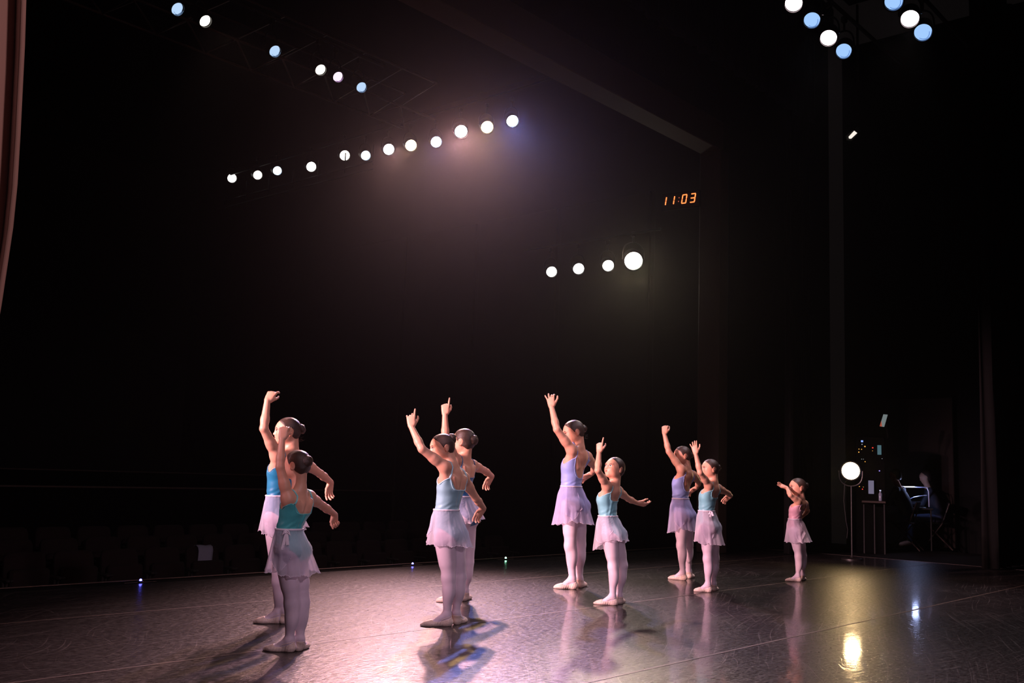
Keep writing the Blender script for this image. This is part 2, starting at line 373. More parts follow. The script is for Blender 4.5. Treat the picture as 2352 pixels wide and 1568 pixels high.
# ------------------------------------------------------------------ auditorium seats
M_SEAT = mat_plain('dark_red_brown_upholstery', (0.020, 0.007, 0.005), rough=.9, noise=.12, nscale=20, sheen=0)
M_SEATB = mat_plain('seat_shell', (0.03, 0.02, 0.016), rough=.6)
def seat0():
    T = empty('theatre_seat', (0, 0, 0))
    tag(T, 'dark red-brown theatre seat in the front row facing the stage', 'seat', 'front row theatre seats')
    b = MB(); pts = []
    bk = MB()
    for (z, y, w, t) in ((.34, .10, .245, .05), (.45, .115, .25, .055), (.70, .15, .25, .05), (.82, .175, .245, .045), (.865, .185, .225, .035), (.885, .19, .18, .018)):
        pts.append((z, y, w, t))
    V = []; n = 20
    for (z, y, w, t) in pts:
        for k in range(n):
            a = 2*math.pi*k/n; cx = math.copysign(abs(math.cos(a))**.45, math.cos(a)); cy = math.copysign(abs(math.sin(a))**.6, math.sin(a))
            V.append((cx*w, y+cy*t, z))
    F = [(i*n+k, i*n+(k+1) % n, (i+1)*n+(k+1) % n, (i+1)*n+k) for i in range(len(pts)-1) for k in range(n)]+[tuple(range(n))[::-1], tuple((len(pts)-1)*n+k for k in range(n))]
    bk.add(V, F).build('backrest', M_SEAT, T, smooth=True)
    c = MB(); c.box((0, -.02, .50), (.46, .09, .42), axes=[V3(1, 0, 0), unit(V3(0, 1, -.12)), unit(V3(0, .12, 1))], bevel=.03).build('seat', M_SEAT, T, smooth=True)
    for s in (-1, 1):
        a = MB(); a.box((s*.275, -.02, .60), (.045, .38, .03), bevel=.01); a.build('armrest', M_SEATB, T, smooth=True)
        a = MB(); a.box((s*.275, .03, .30), (.03, .22, .60), bevel=.008); a.build('support', M_SEATB, T)
    return T
def copy_tree(o, parent=None):
    c = o.copy(); COL.objects.link(c)
    if parent is not None: c.parent = parent
    for ch in list(o.children): copy_tree(ch, c)
    return c
sp = seat0(); first = True; KSEAT = round((ground(463, 1290, -.3)[0]-4.1)/.59)
rows = [('front row', 12.03, -.95, 17, 4.1), ('second row', 12.98, -.87, 17, 4.35), ('third row', 13.93, -.79, 17, 4.1)]
for rn, yy, zz, n, x0 in rows:
    for k in range(n):
        t = sp if first else copy_tree(sp); first = False
        t.location = (x0+k*.59, yy, zz)
        t['label'] = f'dark red-brown theatre seat in the {rn} beyond the stage edge'; t['group'] = f'{rn} theatre seats'
        if rn == 'front row':
            dk = k-KSEAT; nm = ['', 'next', 'second', 'third', 'fourth', 'fifth', 'sixth', 'seventh', 'eighth', 'ninth', 'tenth', 'eleventh', 'twelfth', 'thirteenth', 'fourteenth'][abs(dk)]
            t['label'] = 'front-row theatre seat with the white paper over its back' if dk == 0 else f'dark front-row theatre seat, {nm} to the {"left" if dk < 0 else "right"} of the paper-draped one'
# sheet of paper laid over the backrest of a front-row seat
sx = x0_ = 4.1+6*.59
pz = [(-.07, .905-.95), (.02, .912-.95), (.10, .90-.95), (.130, .86-.95), (.118, .80-.95), (.10, .70-.95), (.085, .60-.95), (.065, .50-.95)]
V = []; seatx = ground(463, 1290, -.3)[0]
kseat = round((seatx-4.1)/.59); sx = 4.1+kseat*.59
for i, (dy, z) in enumerate([(.235, -.075), (.21, -.055), (.17, -.052), (.125, -.072), (.100, -.12), (.092, -.18), (.085, -.26), (.078, -.34)]):
    for k in range(7): V.append((sx-.11+k*.037+.01*math.sin(i*.6), 12.03+dy-.012+.004*math.sin(k*1.3+i), z+.006*math.sin(k*1.1)))
pb = MB(); pb.add(V, [(i*7+k, i*7+k+1, (i+1)*7+k+1, (i+1)*7+k) for i in range(7) for k in range(6)])
o = pb.build('paper_sheet', mat_plain('white_paper', (.42, .39, .48), rough=.8, noise=.04), smooth=True); o.modifiers.new('thickness', 'SOLIDIFY').thickness = .001
tag(o, 'white sheet of paper draped over a front-row seat back at left', 'paper')
# ------------------------------------------------------------------ stage lanterns, bars and catwalk
M_LENS = {'white': mat_emit('lens_white', (1.0, .97, .93), 6), 'warm': mat_emit('lens_warm', (1.0, .95, .84), 4), 'blue': mat_emit('lens_blue', (.36, .60, 1.0), 1.0),
          'paleblue': mat_emit('lens_pale_blue', (.72, .86, 1.0), 2.2), 'lilac': mat_emit('lens_lilac', (1.0, .80, 1.0), 1.15), 'softblue': mat_emit('lens_soft_blue', (.50, .70, .97), 1.0),
          'pinkwhite': mat_emit('lens_pink_white', (1.0, .80, .84), 9), 'orange': mat_emit('lens_orange', (1.0, .72, .42), 8), 'deepblue': mat_emit('lens_deep_blue', (.55, .66, 1.0), 8),
          'hot': mat_emit('lens_hot', (1.0, .93, .76), 30)}
M_CRESCENT = {'blue': mat_emit('lens_crescent_blue', (.12, .28, .75), .8), 'softblue': mat_emit('lens_crescent_soft', (.22, .38, .68), .8), 'lilac': mat_emit('lens_crescent_lilac', (.85, .5, .95), .8), 'paleblue': mat_emit('lens_crescent_pale', (.45, .65, .95), .9)}
M_CAN = mat_plain('black_lantern_body', (0.007, 0.006, 0.006), rough=.65, noise=.2, spec=.25)
STAGE_AIM = V3(7.6, 4.2, .9)
def lantern(loc, aim, R, kind, label, group, ring=True, hang=.32):
    loc = np.array(loc, float); d = unit(np.array(aim)-loc); T = empty('stage_lantern', loc)
    tag(T, label, 'stage light', group)
    side = unit(np.cross(d, V3(0, 0, 1))); upv = np.cross(side, d)
    b = MB(); b.lathe([(R*1.06, .02), (R*1.12, .02), (R*1.14, -.10), (R*1.10, -.28), (R*.75, -.42), (R*.30, -.46), (0, -.46)], loc, d, 28)
    b.build('body', M_CAN, T, smooth=True)
    l = MB(); prof = [(R*math.cos(a)*1.0, -.02+R*.12*math.sin(a)) for a in np.linspace(0, math.pi/2*.999, 7)]
    l.lathe(prof, loc, d, 36); ln = l.build('lens', M_LENS[kind], T, smooth=True)
    if ring and kind in M_CRESCENT:
        r = MB(); cdir = unit(-V3(0, 0, 1)*1.0+V3(CR[0], CR[1], 0)*.55); cdir = unit(cdir-d*np.dot(cdir, d)); cs = np.cross(d, cdir)
        for k0, (rr, wd) in enumerate(((.80, .035), (.95, .02))):
            pts = [loc+d*(.03+R*.03)+(cdir*math.cos(t)+cs*math.sin(t))*R*rr*(1-.10*abs(t)*(1-k0))-d*.012*abs(t) for t in np.linspace(-1.15, 1.15, 18)]
            r.tube(pts, [R*wd*(.3+math.cos(t/1.3)) for t in np.linspace(-1.15, 1.15, 18)], 6)
        r.build('painted_reflection', M_CRESCENT[kind], ln, smooth=True)  # reflection inside the lens, put in as darker glowing crescents
    y = MB(); pts = [loc-d*.16+side*R*1.25*math.cos(t)+V3(0, 0, 1)*(R*1.0+hang*.45)*max(0, math.sin(t))**.6 for t in np.linspace(0, math.pi, 13)]
    y.tube(pts, .012, 6); y.build('yoke', M_METAL, T, smooth=True)
    c = MB(); top = loc-d*.16+V3(0, 0, R+hang*.45); c.tube([top, top+V3(0, 0, hang*.5)], .016, 8); c.box(top+V3(0, 0, hang*.5), (.07, .07, .09), bevel=.01)
    c.build('clamp', M_METAL, T)
    f = MB(); f.lathe([(R*1.04, .00), (R*1.16, .00), (R*1.16, .025), (R*1.04, .025), (R*1.04, .00)], loc, d, 28)
    f.build('colour_frame', M_CAN, T, smooth=True)
    return T
def pipe(name, p0, p1, r, label, cat='pipe', mat=None, group=None):
    b = MB(); b.tube([p0, p1], r, 10); o = b.build(name, mat or M_METAL, smooth=True); tag(o, label, cat, group); return o
# bridge 1: over the stalls, parallel to the stage front (y = 12, z = 7.1)
def on_y(px, py, y): r = ray(px, py); return CAM+r*(y/r[1])
def on_x(px, py, x): r = ray(px, py); return CAM+r*(x/r[0])
def on_z(px, py, z): r = ray(px, py); return CAM+r*((z-CAMH)/r[2])
def rad(p, dpx): return np.dot(p-CAM, CF)*dpx/FOC/2
def disc(fn, arg, px, py, dpx, kind, label, group):
    p = fn(px, py, arg); return lantern(p, STAGE_AIM, rad(p, dpx), kind, label, group)
g1 = 'lanterns on the ceiling bridge at upper left'
for px, py, s, k, lb in ((407, 20, 30, 'softblue', 'pale blue lantern at the far upper left, first on the ceiling bridge'), (471, 48, 28, 'warm', 'warm white lantern next to the pale blue one at far upper left'),
        (631, 117, 27, 'softblue', 'pale blue lantern hanging alone midway along the ceiling bridge'), (736, 160, 25, 'warm', 'warm white lantern on the ceiling bridge, left of the lilac one'),
        (776, 176, 24, 'lilac', 'lilac lantern between a warm white and a pale blue one'), (830, 200, 24, 'softblue', 'pale blue lantern at the lower right end of the ceiling bridge')):
    disc(on_y, 12.0, px, py, s, k, lb, g1)
pz_ = on_y(631, 117, 12.0)[2]+.55
pipe('lighting_bar', (2, 12.1, pz_), (10.3, 12.1, pz_), .03, 'steel lighting bar of the ceiling bridge at upper left', 'bar')
g2 = 'lanterns along the side gallery'
XG = 14.6
for px, py, s, k, lb in ((533, 409, 20, 'white', 'small white lantern at the far left end of the side gallery row'), (592, 402, 20, 'warm', 'warm white lantern second from the far end of the gallery row'),
        (637, 392, 20, 'paleblue', 'pale blue lantern third from the far end of the gallery row'), (715, 383, 22, 'white', 'white lantern standing alone, fourth in the gallery row'),
        (792, 357, 23, 'warm', 'warm white lantern just left of a pale blue one in the gallery row'), (840, 357, 22, 'paleblue', 'pale blue lantern in the middle of the gallery row'),
        (893, 343, 25, 'pinkwhite', 'pink-rimmed white lantern in the middle of the gallery row'), (944, 334, 26, 'orange', 'orange-rimmed lantern between pink and blue ones in the gallery row'),
        (1002, 326, 25, 'deepblue', 'blue-rimmed lantern left of the brightest three in the gallery row'), (1059, 302, 29, 'pinkwhite', 'glaring pink lantern, first of the brightest three in the gallery row'),
        (1119, 292, 28, 'orange', 'glaring orange lantern, middle of the brightest three in the gallery row'), (1177, 278, 27, 'deepblue', 'glaring blue lantern at the near end of the gallery row')):
    disc(on_x, XG, px, py, s, k, lb, g2)
g3 = 'lanterns on the low side position left of the clock pillar'
for px, py, s, k, lb in ((1267, 624, 24, 'white', 'white lantern at the left end of the low side position'), (1329, 617, 25, 'white', 'white lantern second from left in the low side position'),
        (1397, 610, 26, 'warm', 'warm white lantern beside the brightest lamp of the low side position'), (1455, 599, 40, 'hot', 'brightest dazzling warm white lantern below the red clock')):
    disc(on_x, XG, px, py, s, k, lb, g3)
g4 = 'lanterns on the nearer overhead bar at upper right'
for px, py, s, k, lb in ((1823, 8, 38, 'pinkwhite', 'pinkish white lantern cut by the top edge at upper right'), (1865, 46, 36, 'blue', 'blue lantern between two pinkish white ones at upper right'),
        (1903, 87, 36, 'pinkwhite', 'pinkish white lantern between two blue ones at upper right'), (1938, 117, 34, 'blue', 'blue lantern lowest in the row of four at upper right')):
    p = on_z(px, py, 6.86); lantern(p, V3(4.6, 2.6, .5), rad(p, s)*1.0, k, lb, g4)
g5 = 'lanterns on the rear overhead bar at upper right'
for px, py, s, k, lb in ((2053, 3, 40, 'blue', 'blue lantern cut by the top edge at far upper right'), (2090, 43, 39, 'pinkwhite', 'pinkish white lantern in the far right row of three'), (2120, 74, 38, 'blue', 'blue lantern lowest in the far right row of three')):
    p = on_z(px, py, 6.86); lantern(p, V3(4.8, 1.8, .5), rad(p, s), k, lb, g5)
pipe('lighting_bar', (2, 5.15, 7.35), (14.4, 5.15, 7.35), .028, 'steel lighting bar above the row of four lanterns at upper right', 'bar')
pipe('lighting_bar', (2, 4.17, 7.35), (14.4, 4.17, 7.35), .028, 'steel lighting bar above the row of three lanterns at far upper right', 'bar')

_z2 = on_x(840, 357, XG)[2]+.50; _z3 = on_x(1329, 617, XG)[2]+.50
pipe('lighting_bar', (14.55, 11.2, _z2), (14.55, 23.5, _z2), .022, 'dark lighting bar carrying the long row of lanterns along the side gallery', 'bar', M_CAN)
pipe('lighting_bar', (14.55, 9.4, _z3), (14.55, 12.6, _z3), .022, 'dark lighting bar carrying the four lanterns below the red clock', 'bar', M_CAN)
# catwalk truss over the stalls (parallel to the stage front) and gallery railing
def truss(label, p0, p1, w, h, n, mat, name='catwalk'):
    p0 = np.array(p0, float); p1 = np.array(p1, float); T = empty(name, p0); tag(T, label, 'catwalk')
    d = unit(p1-p0); s = unit(np.cross(d, V3(0, 0, 1)))*w/2; u = V3(0, 0, 1)*h
    for off in (s, -s, s+u, -s+u):
        b = MB(); b.tube([p0+off, p1+off], .024, 8); b.build('chord', mat, T, smooth=True)
    for k in range(n):
        a = p0+(p1-p0)*k/n; c = p0+(p1-p0)*(k+1)/n
        b = MB(); b.tube([a+s, c-s], .016, 6); b.tube([a+s, c+s+u], .014, 6); b.tube([a-s, c-s+u], .014, 6); b.build('brace', mat, T, smooth=True)
        b = MB(); b.tube([a+s, a-s], .016, 6); b.build('crossbar', mat, T, smooth=True)
    return T
pA = on_y(905, 262, 14.2); zt = pA[2]
truss('slanting steel catwalk truss under the ceiling above the gallery lanterns', (4.0, 14.2, zt), (float(on_y(962, 297, 14.2)[0]), 14.2, zt), .9, .75, 10, M_RAIL)
# gallery railing below the row of lanterns
T = empty('gallery_railing', (14.3, 17, 6.6)); tag(T, 'thin railing below the far lanterns of the side gallery', 'railing')
for px, py in ((571, 447), (582, 460)):
    q = on_x(px, py, 14.3)
    b = MB(); b.tube([(14.3, 23, q[2]), (14.3, 17.0, q[2]-.0)], .02, 6); b.build('rail', M_CAN, T, smooth=True)
zb = on_x(571, 447, 14.3)[2]
for k in range(7):
    b = MB(); b.tube([(14.3, 17+k*1.0, zb-.1), (14.3, 17+k*1.0, zb+.38)], .014, 6); b.build('upright', M_CAN, T, smooth=True)

# lanterns throw the light: one source in front of each group's lens
PK, OR, BL, WH, LB = (1, .50, .50), (1, .62, .25), (.25, .32, 1), (1, .80, .66), (.55, .75, 1)
def beam(p, aim, col, power, size=42, r=.14, blend=.6):
    p = np.array(p); d = unit(np.array(aim)-p); return spot('lantern_beam', p+d*.16, aim, col, power, size, blend, r)
GALLERY = [(1059, 302, PK, 7000), (1119, 292, OR, 1900), (1177, 278, BL, 2600), (893, 343, PK, 2000), (944, 334, OR, 800), (1002, 326, BL, 900)]
for px, py, c_, pw in GALLERY: beam(on_x(px, py, XG), (4.8, 4.0, .3), c_, pw, 26, .14, .9)
beam(on_x(1455, 599, XG), (7.5, 4.2, .8), WH, 200, 40)
beam(on_y(631, 117, 12.0), (6.2, 4.6, .8), PK, 260, 40)
beam(on_y(471, 48, 12.0), (5.0, 4.8, .8), (1, .58, .48), 220, 40)
beam(on_y(776, 176, 12.0), (8.6, 4.6, .8), (1, .55, .60), 300, 40)
beam(on_z(1903, 87, 6.86), (9, 4.4, 0), (1, .7, .75), 300, 60)
beam(on_z(1865, 46, 6.86), (9, 4.4, 0), LB, 260, 60)
beam(on_z(2090, 43, 6.86), (8.5, 4.0, 0), (1, .75, .7), 260, 60)
for px, py, c_, pw in ((1455, 599, (1, .80, .48), 800), (1059, 302, (1, .40, .42), 1900), (1119, 292, (1, .50, .14), 1100), (1177, 278, (.22, .28, 1), 1500)):
    beam(on_x(px, py, XG), (1.6, 1.5, .3), c_, pw, 17, .14, .9)
# hooded lantern high in the far wing, only its lit shutter gap shows
_hp = at(1959, 309, 15.0)
T = empty('hooded_lantern', _hp); tag(T, 'hooded lantern high in the right wing showing one slanted white slit', 'stage light')
_gap = MB(); _q = [at(x, y, 15.0) for x, y in ((1962, 300), (1969, 305.5), (1955, 318.5), (1950, 318), (1949, 314))]; _bk = unit(ray(1959, 309))*.05
_gap.add(_q+[p+_bk for p in _q], [(4, 3, 2, 1, 0), (5, 6, 7, 8, 9)]+[(i, (i+1) % 5, (i+1) % 5+5, i+5) for i in range(5)]); _gap.build('lit_gap', mat_emit('slit_white', (1, .90, .80), 1.0), T)
_b = MB(); _q = [at(x, y, 15.03) for x, y in ((1968, 292), (1978, 300), (1956, 324), (1944, 322), (1942, 312))]
_b.add(_q+[p+_bk*4 for p in _q], [(4, 3, 2, 1, 0), (5, 6, 7, 8, 9)]+[(i, (i+1) % 5, (i+1) % 5+5, i+5) for i in range(5)]); _b.build('body', M_CAN, T)
_b = MB(); _b.tube([at(1972, 294, 15.1), V3(at(1972, 294, 15.1)[0], at(1972, 294, 15.1)[1], 8.4)], .02, 8); _b.build('drop_arm', M_METAL, T, smooth=True)
# side tower beside the proscenium, outside the frame at left: lights the line of girls from their left
for y_, z_, pw, c_ in ((9.6, 4.6, 5200, (1, .55, .52)), (8.6, 4.0, 4300, (1, .58, .60)), (7.6, 3.6, 3900, (1, .60, .70)), (6.6, 3.2, 2000, (1, .62, .78))):
    spot('side_tower_beam', (-4.2, y_, z_), (9.2, 5.0, 1.0), c_, pw, 22, .7, .10)
# overhead fill spots added above the frame to lift the dancers' near sides
for x_, y_, c_, pw in ((3.6, 4.17, (1, .66, .70), 220), (6.2, 4.17, (.80, .70, 1), 160), (8.6, 5.15, (1, .70, .72), 160)):
    spot('overhead_fill', (x_-1, y_-1.4, 6.8), (x_+1.0, y_+1.0, 0), c_, pw, 70, .9, .15)
spot('near_side_fill', (2.2, -2.4, 3.4), (5.2, 5.2, 1.1), (.95, .74, .95), 430, 44, .8, .15)  # unseen fill spot, added to brighten the girls' camera-facing sides
spot('curtain_fill', (.5, -1.6, 4.0), tuple(at(10, 300, 2.4)), (1, .55, .50), 190, 34, .8, .1)  # unseen pink spot, added only to light the pale side curtain
# thin stage haze filling the hall
hz = MB(); hz.box((4.5, 11, 5.1), (23.6, 32, 10.0)); hz_o = hz.build('haze'); tag(hz_o, kind='stuff')
hm = bpy.data.materials.new('haze'); hm.use_nodes = True; nt = hm.node_tree; nt.nodes.remove(nt.nodes['Principled BSDF'])
vs_ = nt.nodes.new('ShaderNodeVolumeScatter'); vs_.inputs['Color'].default_value = (1, 1, 1, 1); vs_.inputs['Density'].default_value = .00023; vs_.inputs['Anisotropy'].default_value = .88
nt.links.new(vs_.outputs[0], [n for n in nt.nodes if n.type == 'OUTPUT_MATERIAL'][0].inputs['Volume']); hz_o.data.materials.append(hm)
# ------------------------------------------------------------------ smooth solids (distance fields turned into meshes)
def smin(a, b, k):
    if k <= 0: return np.minimum(a, b)
    h = np.maximum(k-np.abs(a-b), 0.0)/k
    return np.minimum(a, b) - h*h*k*0.25
def smax(a, b, k): return -smin(-a, -b, k)
class Field:
    def __init__(s): s.ops = []
    def _add(s, fn, lo, hi, k, mode): s.ops.append((fn, np.array(lo), np.array(hi), k, mode)); return s
    def cone(s, p0, p1, r0, r1, k=0.02, mode='u'):
        p0 = np.array(p0, float); p1 = np.array(p1, float); d = p1-p0; dd = max(1e-9, float(d@d))
        def fn(X, Y, Z):
            t = np.clip(((X-p0[0])*d[0]+(Y-p0[1])*d[1]+(Z-p0[2])*d[2])/dd, 0, 1)
            return np.sqrt((X-p0[0]-t*d[0])**2+(Y-p0[1]-t*d[1])**2+(Z-p0[2]-t*d[2])**2) - (r0+(r1-r0)*t)
        r = max(r0, r1)
        return s._add(fn, np.minimum(p0, p1)-r, np.maximum(p0, p1)+r, k, mode)
    def ell(s, c, rad, ax=None, k=0.02, mode='u'):
        c = np.array(c, float); rad = np.array(rad, float); A = np.eye(3) if ax is None else np.array(ax, float)
        def fn(X, Y, Z):
            dx, dy, dz = X-c[0], Y-c[1], Z-c[2]
            q = [(dx*A[i][0]+dy*A[i][1]+dz*A[i][2])/rad[i] for i in range(3)]
            k0 = np.sqrt(q[0]**2+q[1]**2+q[2]**2)
            k1 = np.sqrt((q[0]/rad[0])**2+(q[1]/rad[1])**2+(q[2]/rad[2])**2)+1e-9
            return k0*(k0-1)/k1
        ext = np.sqrt(((A*rad[:, None])**2).sum(0))
        return s._add(fn, c-ext, c+ext, k, mode)
    def sweep(s, secs, Rv, Fv, k=0.02, mode='u'):
        """upright elliptical sections (centre, half width along Rv, half depth along Fv)"""
        zs = np.array([q[0][2] for q in secs]); o = np.argsort(zs); zs = zs[o]
        cs = np.array([secs[i][0] for i in o]); aa = np.array([secs[i][1] for i in o]); bb = np.array([secs[i][2] for i in o])
        zf = np.linspace(zs[0], zs[-1], 160)
        def crv(y):
            m = np.gradient(y, zs)
            i = np.clip(np.searchsorted(zs, zf)-1, 0, len(zs)-2); h = zs[i+1]-zs[i]; t = (zf-zs[i])/h
            return (2*t**3-3*t**2+1)*y[i]+(t**3-2*t**2+t)*h*m[i]+(-2*t**3+3*t**2)*y[i+1]+(t**3-t**2)*h*m[i+1]
        cx, cy, fa, fb = crv(cs[:, 0]), crv(cs[:, 1]), crv(aa), crv(bb)
        def fn(X, Y, Z):
            zc = np.clip(Z, zs[0], zs[-1]); ez = np.abs(Z-zc)
            x0, y0, a, b = (np.interp(zc, zf, q) for q in (cx, cy, fa, fb))
            dx, dy = X-x0, Y-y0
            u = dx*Rv[0]+dy*Rv[1]; v = dx*Fv[0]+dy*Fv[1]
            k0 = np.sqrt((u/a)**2+(v/b)**2); k1 = np.sqrt((u/a**2)**2+(v/b**2)**2)+1e-9
            d = np.where(k0 < 1e-3, -np.minimum(a, b), k0*(k0-1)/k1)
            return np.where(ez > 0, np.sqrt(np.maximum(d, 0)**2+ez**2)+np.minimum(d, 0)*0.0, d)
        r = max(aa.max(), bb.max())
        lo = cs.min(0)-V3(r, r, 0.01); hi = cs.max(0)+V3(r, r, 0.01)
        return s._add(fn, lo, hi, k, mode)
    def at(s, P):
        P = np.asarray(P, float); X, Y, Z = P[..., 0], P[..., 1], P[..., 2]
        D = np.full(X.shape, 0.3)
        for fn, lo, hi, k, mode in s.ops:
            v = fn(X, Y, Z); D = smin(D, v, k) if mode == 'u' else smax(D, -v, k)
        return D
    def grad(s, P, e=0.002):
        P = np.asarray(P, float); g = np.zeros(P.shape)
        for i in range(3):
            o = np.zeros(3); o[i] = e; g[..., i] = s.at(P+o)-s.at(P-o)
        n = np.linalg.norm(g, axis=-1, keepdims=True); return g/np.maximum(n, 1e-9)
    def snap(s, P, off=0.0, it=6):
        P = np.array(P, float)
        for _ in range(it): P = P - (s.at(P)-off)[..., None]*s.grad(P)*0.9
        return P
    def grid(s, lo, hi, h):
        n = np.maximum(4, np.ceil((np.array(hi)-lo)/h).astype(int)+1)
        ax = [lo[i]+h*np.arange(n[i]) for i in range(3)]
        D = np.full(tuple(n), 0.08, dtype=np.float64)
        for fn, l, u, k, mode in s.ops:
            pad = k+3.0*h+0.006
            sl = []
            for i in range(3):
                a = max(0, int((l[i]-pad-lo[i])/h)); b = min(n[i], int((u[i]+pad-lo[i])/h)+2); sl.append(slice(a, b))
            if any(q.start >= q.stop for q in sl): continue
            X = ax[0][sl[0]][:, None, None]; Y = ax[1][sl[1]][None, :, None]; Z = ax[2][sl[2]][None, None, :]
            v = fn(X, Y, Z); sl = tuple(sl)
            D[sl] = smin(D[sl], v, k) if mode == 'u' else smax(D[sl], -v, k)
        return D, ax
    def bounds(s, pad=0.02):
        u = [o for o in s.ops if o[4] == 'u']
        return np.min([o[1] for o in u], 0)-pad, np.max([o[2] for o in u], 0)+pad

def surface_nets(D, ax):
    S = D < 0; n = D.shape; h = ax[0][1]-ax[0][0]
    c = S[:-1, :-1, :-1].astype(np.int8)
    for dx, dy, dz in ((1, 0, 0), (0, 1, 0), (1, 1, 0), (0, 0, 1), (1, 0, 1), (0, 1, 1), (1, 1, 1)):
        c = c + S[dx:n[0]-1+dx, dy:n[1]-1+dy, dz:n[2]-1+dz]
    act = (c > 0) & (c < 8); I = np.argwhere(act)
    if len(I) == 0: return np.zeros((0, 3)), np.zeros((0, 4), int)
    idx = -np.ones(act.shape, dtype=np.int64); idx[act] = np.arange(len(I))
    acc = np.zeros((len(I), 3)); cnt = np.zeros(len(I))
    for a in range(3):
        o1, o2 = [(1, 2), (0, 2), (0, 1)][a]
        for u in (0, 1):
            for w in (0, 1):
                off0 = np.zeros(3, int); off0[o1] = u; off0[o2] = w
                off1 = off0.copy(); off1[a] = 1
                A = I+off0; B = I+off1
                d0 = D[A[:, 0], A[:, 1], A[:, 2]]; d1 = D[B[:, 0], B[:, 1], B[:, 2]]
                x = (d0 < 0) != (d1 < 0); t = np.where(x, d0/np.where(x, d0-d1, 1), 0)
                p = off0[None, :].astype(float).repeat(len(I), 0); p[:, a] += t
                acc[x] += p[x]; cnt[x] += 1
    P = (I + acc/np.maximum(cnt, 1)[:, None])*h + np.array([ax[0][0], ax[1][0], ax[2][0]])
    Q = []
    for a in range(3):
        o1, o2 = [(1, 2), (2, 0), (0, 1)][a]
        s0 = [slice(0, None)]*3; s1 = [slice(0, None)]*3; s0[a] = slice(0, -1); s1[a] = slice(1, None)
        x = S[tuple(s0)] != S[tuple(s1)]; E = np.argwhere(x)
        ok = (E[:, o1] > 0) & (E[:, o2] > 0) & (E[:, o1] < n[o1]-1) & (E[:, o2] < n[o2]-1); E = E[ok]
        if len(E) == 0: continue
        inside = S[E[:, 0], E[:, 1], E[:, 2]]
        def ci(d1, d2):
            T = E.copy(); T[:, o1] -= d1; T[:, o2] -= d2; return idx[T[:, 0], T[:, 1], T[:, 2]]
        q = np.stack([ci(1, 1), ci(0, 1), ci(0, 0), ci(1, 0)], 1)
        q[~inside] = q[~inside][:, ::-1]; Q.append(q)
    return P, np.concatenate(Q)
def join_np(parts):
    V = []; F = []; o = 0
    for v, f in parts:
        V.append(v); F.append(f+o); o += len(v)
    return np.concatenate(V), np.concatenate(F)
def clip_np(V, F, keep):
    F = F[keep[F].all(1)]; used = np.zeros(len(V), bool); used[F.ravel()] = True
    m = np.cumsum(used)-1; return V[used], m[F]
# ------------------------------------------------------------------ dancers
M_SKIN = mat_skin()
M_HAIR = mat_hair()
M_TIGHTS = mat_plain('pink_tights', (0.80, 0.61, 0.70), rough=0.6, noise=0.03, nscale=60, sheen=0.3)
M_SHOE = mat_plain('ballet_slipper_leather', (0.85, 0.63, 0.54), rough=0.5, noise=0.08, nscale=90, bump=0.5)
M_EYE = mat_plain('eye', (0.85, 0.83, 0.82), rough=0.15, noise=0.02)
M_IRIS = mat_plain('dark_iris', (0.015, 0.010, 0.008), rough=0.08, noise=0.1)
M_LASH = mat_plain('dark_eyeliner', (0.03, 0.015, 0.015), rough=0.5)
M_BROW = mat_plain('dark_eyebrow', (0.12, 0.055, 0.04), rough=0.7)
M_NET = mat_plain('hair_net_band', (0.55, 0.42, 0.50), rough=0.4)
_leo = {}
def M_LEO(key):
    cols = dict(petrol=(0.008, 0.19, 0.36), teal=(0.07, 0.46, 0.47), greyblue=(0.30, 0.52, 0.60), deepblue=(0.008, 0.12, 0.32),
                lilac=(0.33, 0.40, 0.80), aqua=(0.22, 0.53, 0.60), pink=(0.82, 0.42, 0.50))
    if key not in _leo:
        c = cols[key]
        _leo[key] = (mat_plain('leotard_'+key, c, rough=0.45, noise=0.08, nscale=18, bump=0.15, sheen=0.2),
                     mat_plain('leotard_trim_'+key, tuple(min(1, x*1.15+0.10) for x in c), rough=0.5, noise=0.04))
    return _leo[key]
M_CHIF = {'white': mat_chiffon('white_chiffon', (0.90, 0.84, 0.94), .45), 'lilac': mat_chiffon('lilac_chiffon', (0.74, 0.70, 0.94), .38),
          'pinkish': mat_chiffon('pink_chiffon', (0.90, 0.79, 0.88))}

FIST_POINT = dict(curl=[(4, 6, 4), (70, 85, 60), (80, 90, 60), (70, 75, 50)], spread=[4, 0, -2, -8], thumb=(.75, .10, .65))
POINT_SOFT = dict(curl=[(5, 10, 8), (42, 60, 40), (55, 65, 45), (30, 35, 20)], spread=[6, 1, -5, -22], thumb=(.75, .22, .6))
OPEN = dict(curl=[(6, 8, 6), (14, 14, 10), (12, 14, 10), (2, 8, 6)], spread=[7, 1, -7, -22], thumb=(.85, .5, .15))
FIST = dict(curl=[(62, 80, 50), (72, 85, 55), (75, 85, 55), (72, 80, 50)], spread=[3, 1, -2, -6], thumb=(.8, .05, .6))
RELAX = dict(curl=[(16, 22, 15), (30, 30, 20), (34, 32, 22), (24, 28, 20)], spread=[5, 1, -4, -10], thumb=(.75, .35, .5))

def rotv(v, ax, deg):
    t = math.radians(deg); ax = unit(ax)
    return v*math.cos(t)+np.cross(ax, v)*math.sin(t)+ax*np.dot(ax, v)*(1-math.cos(t))

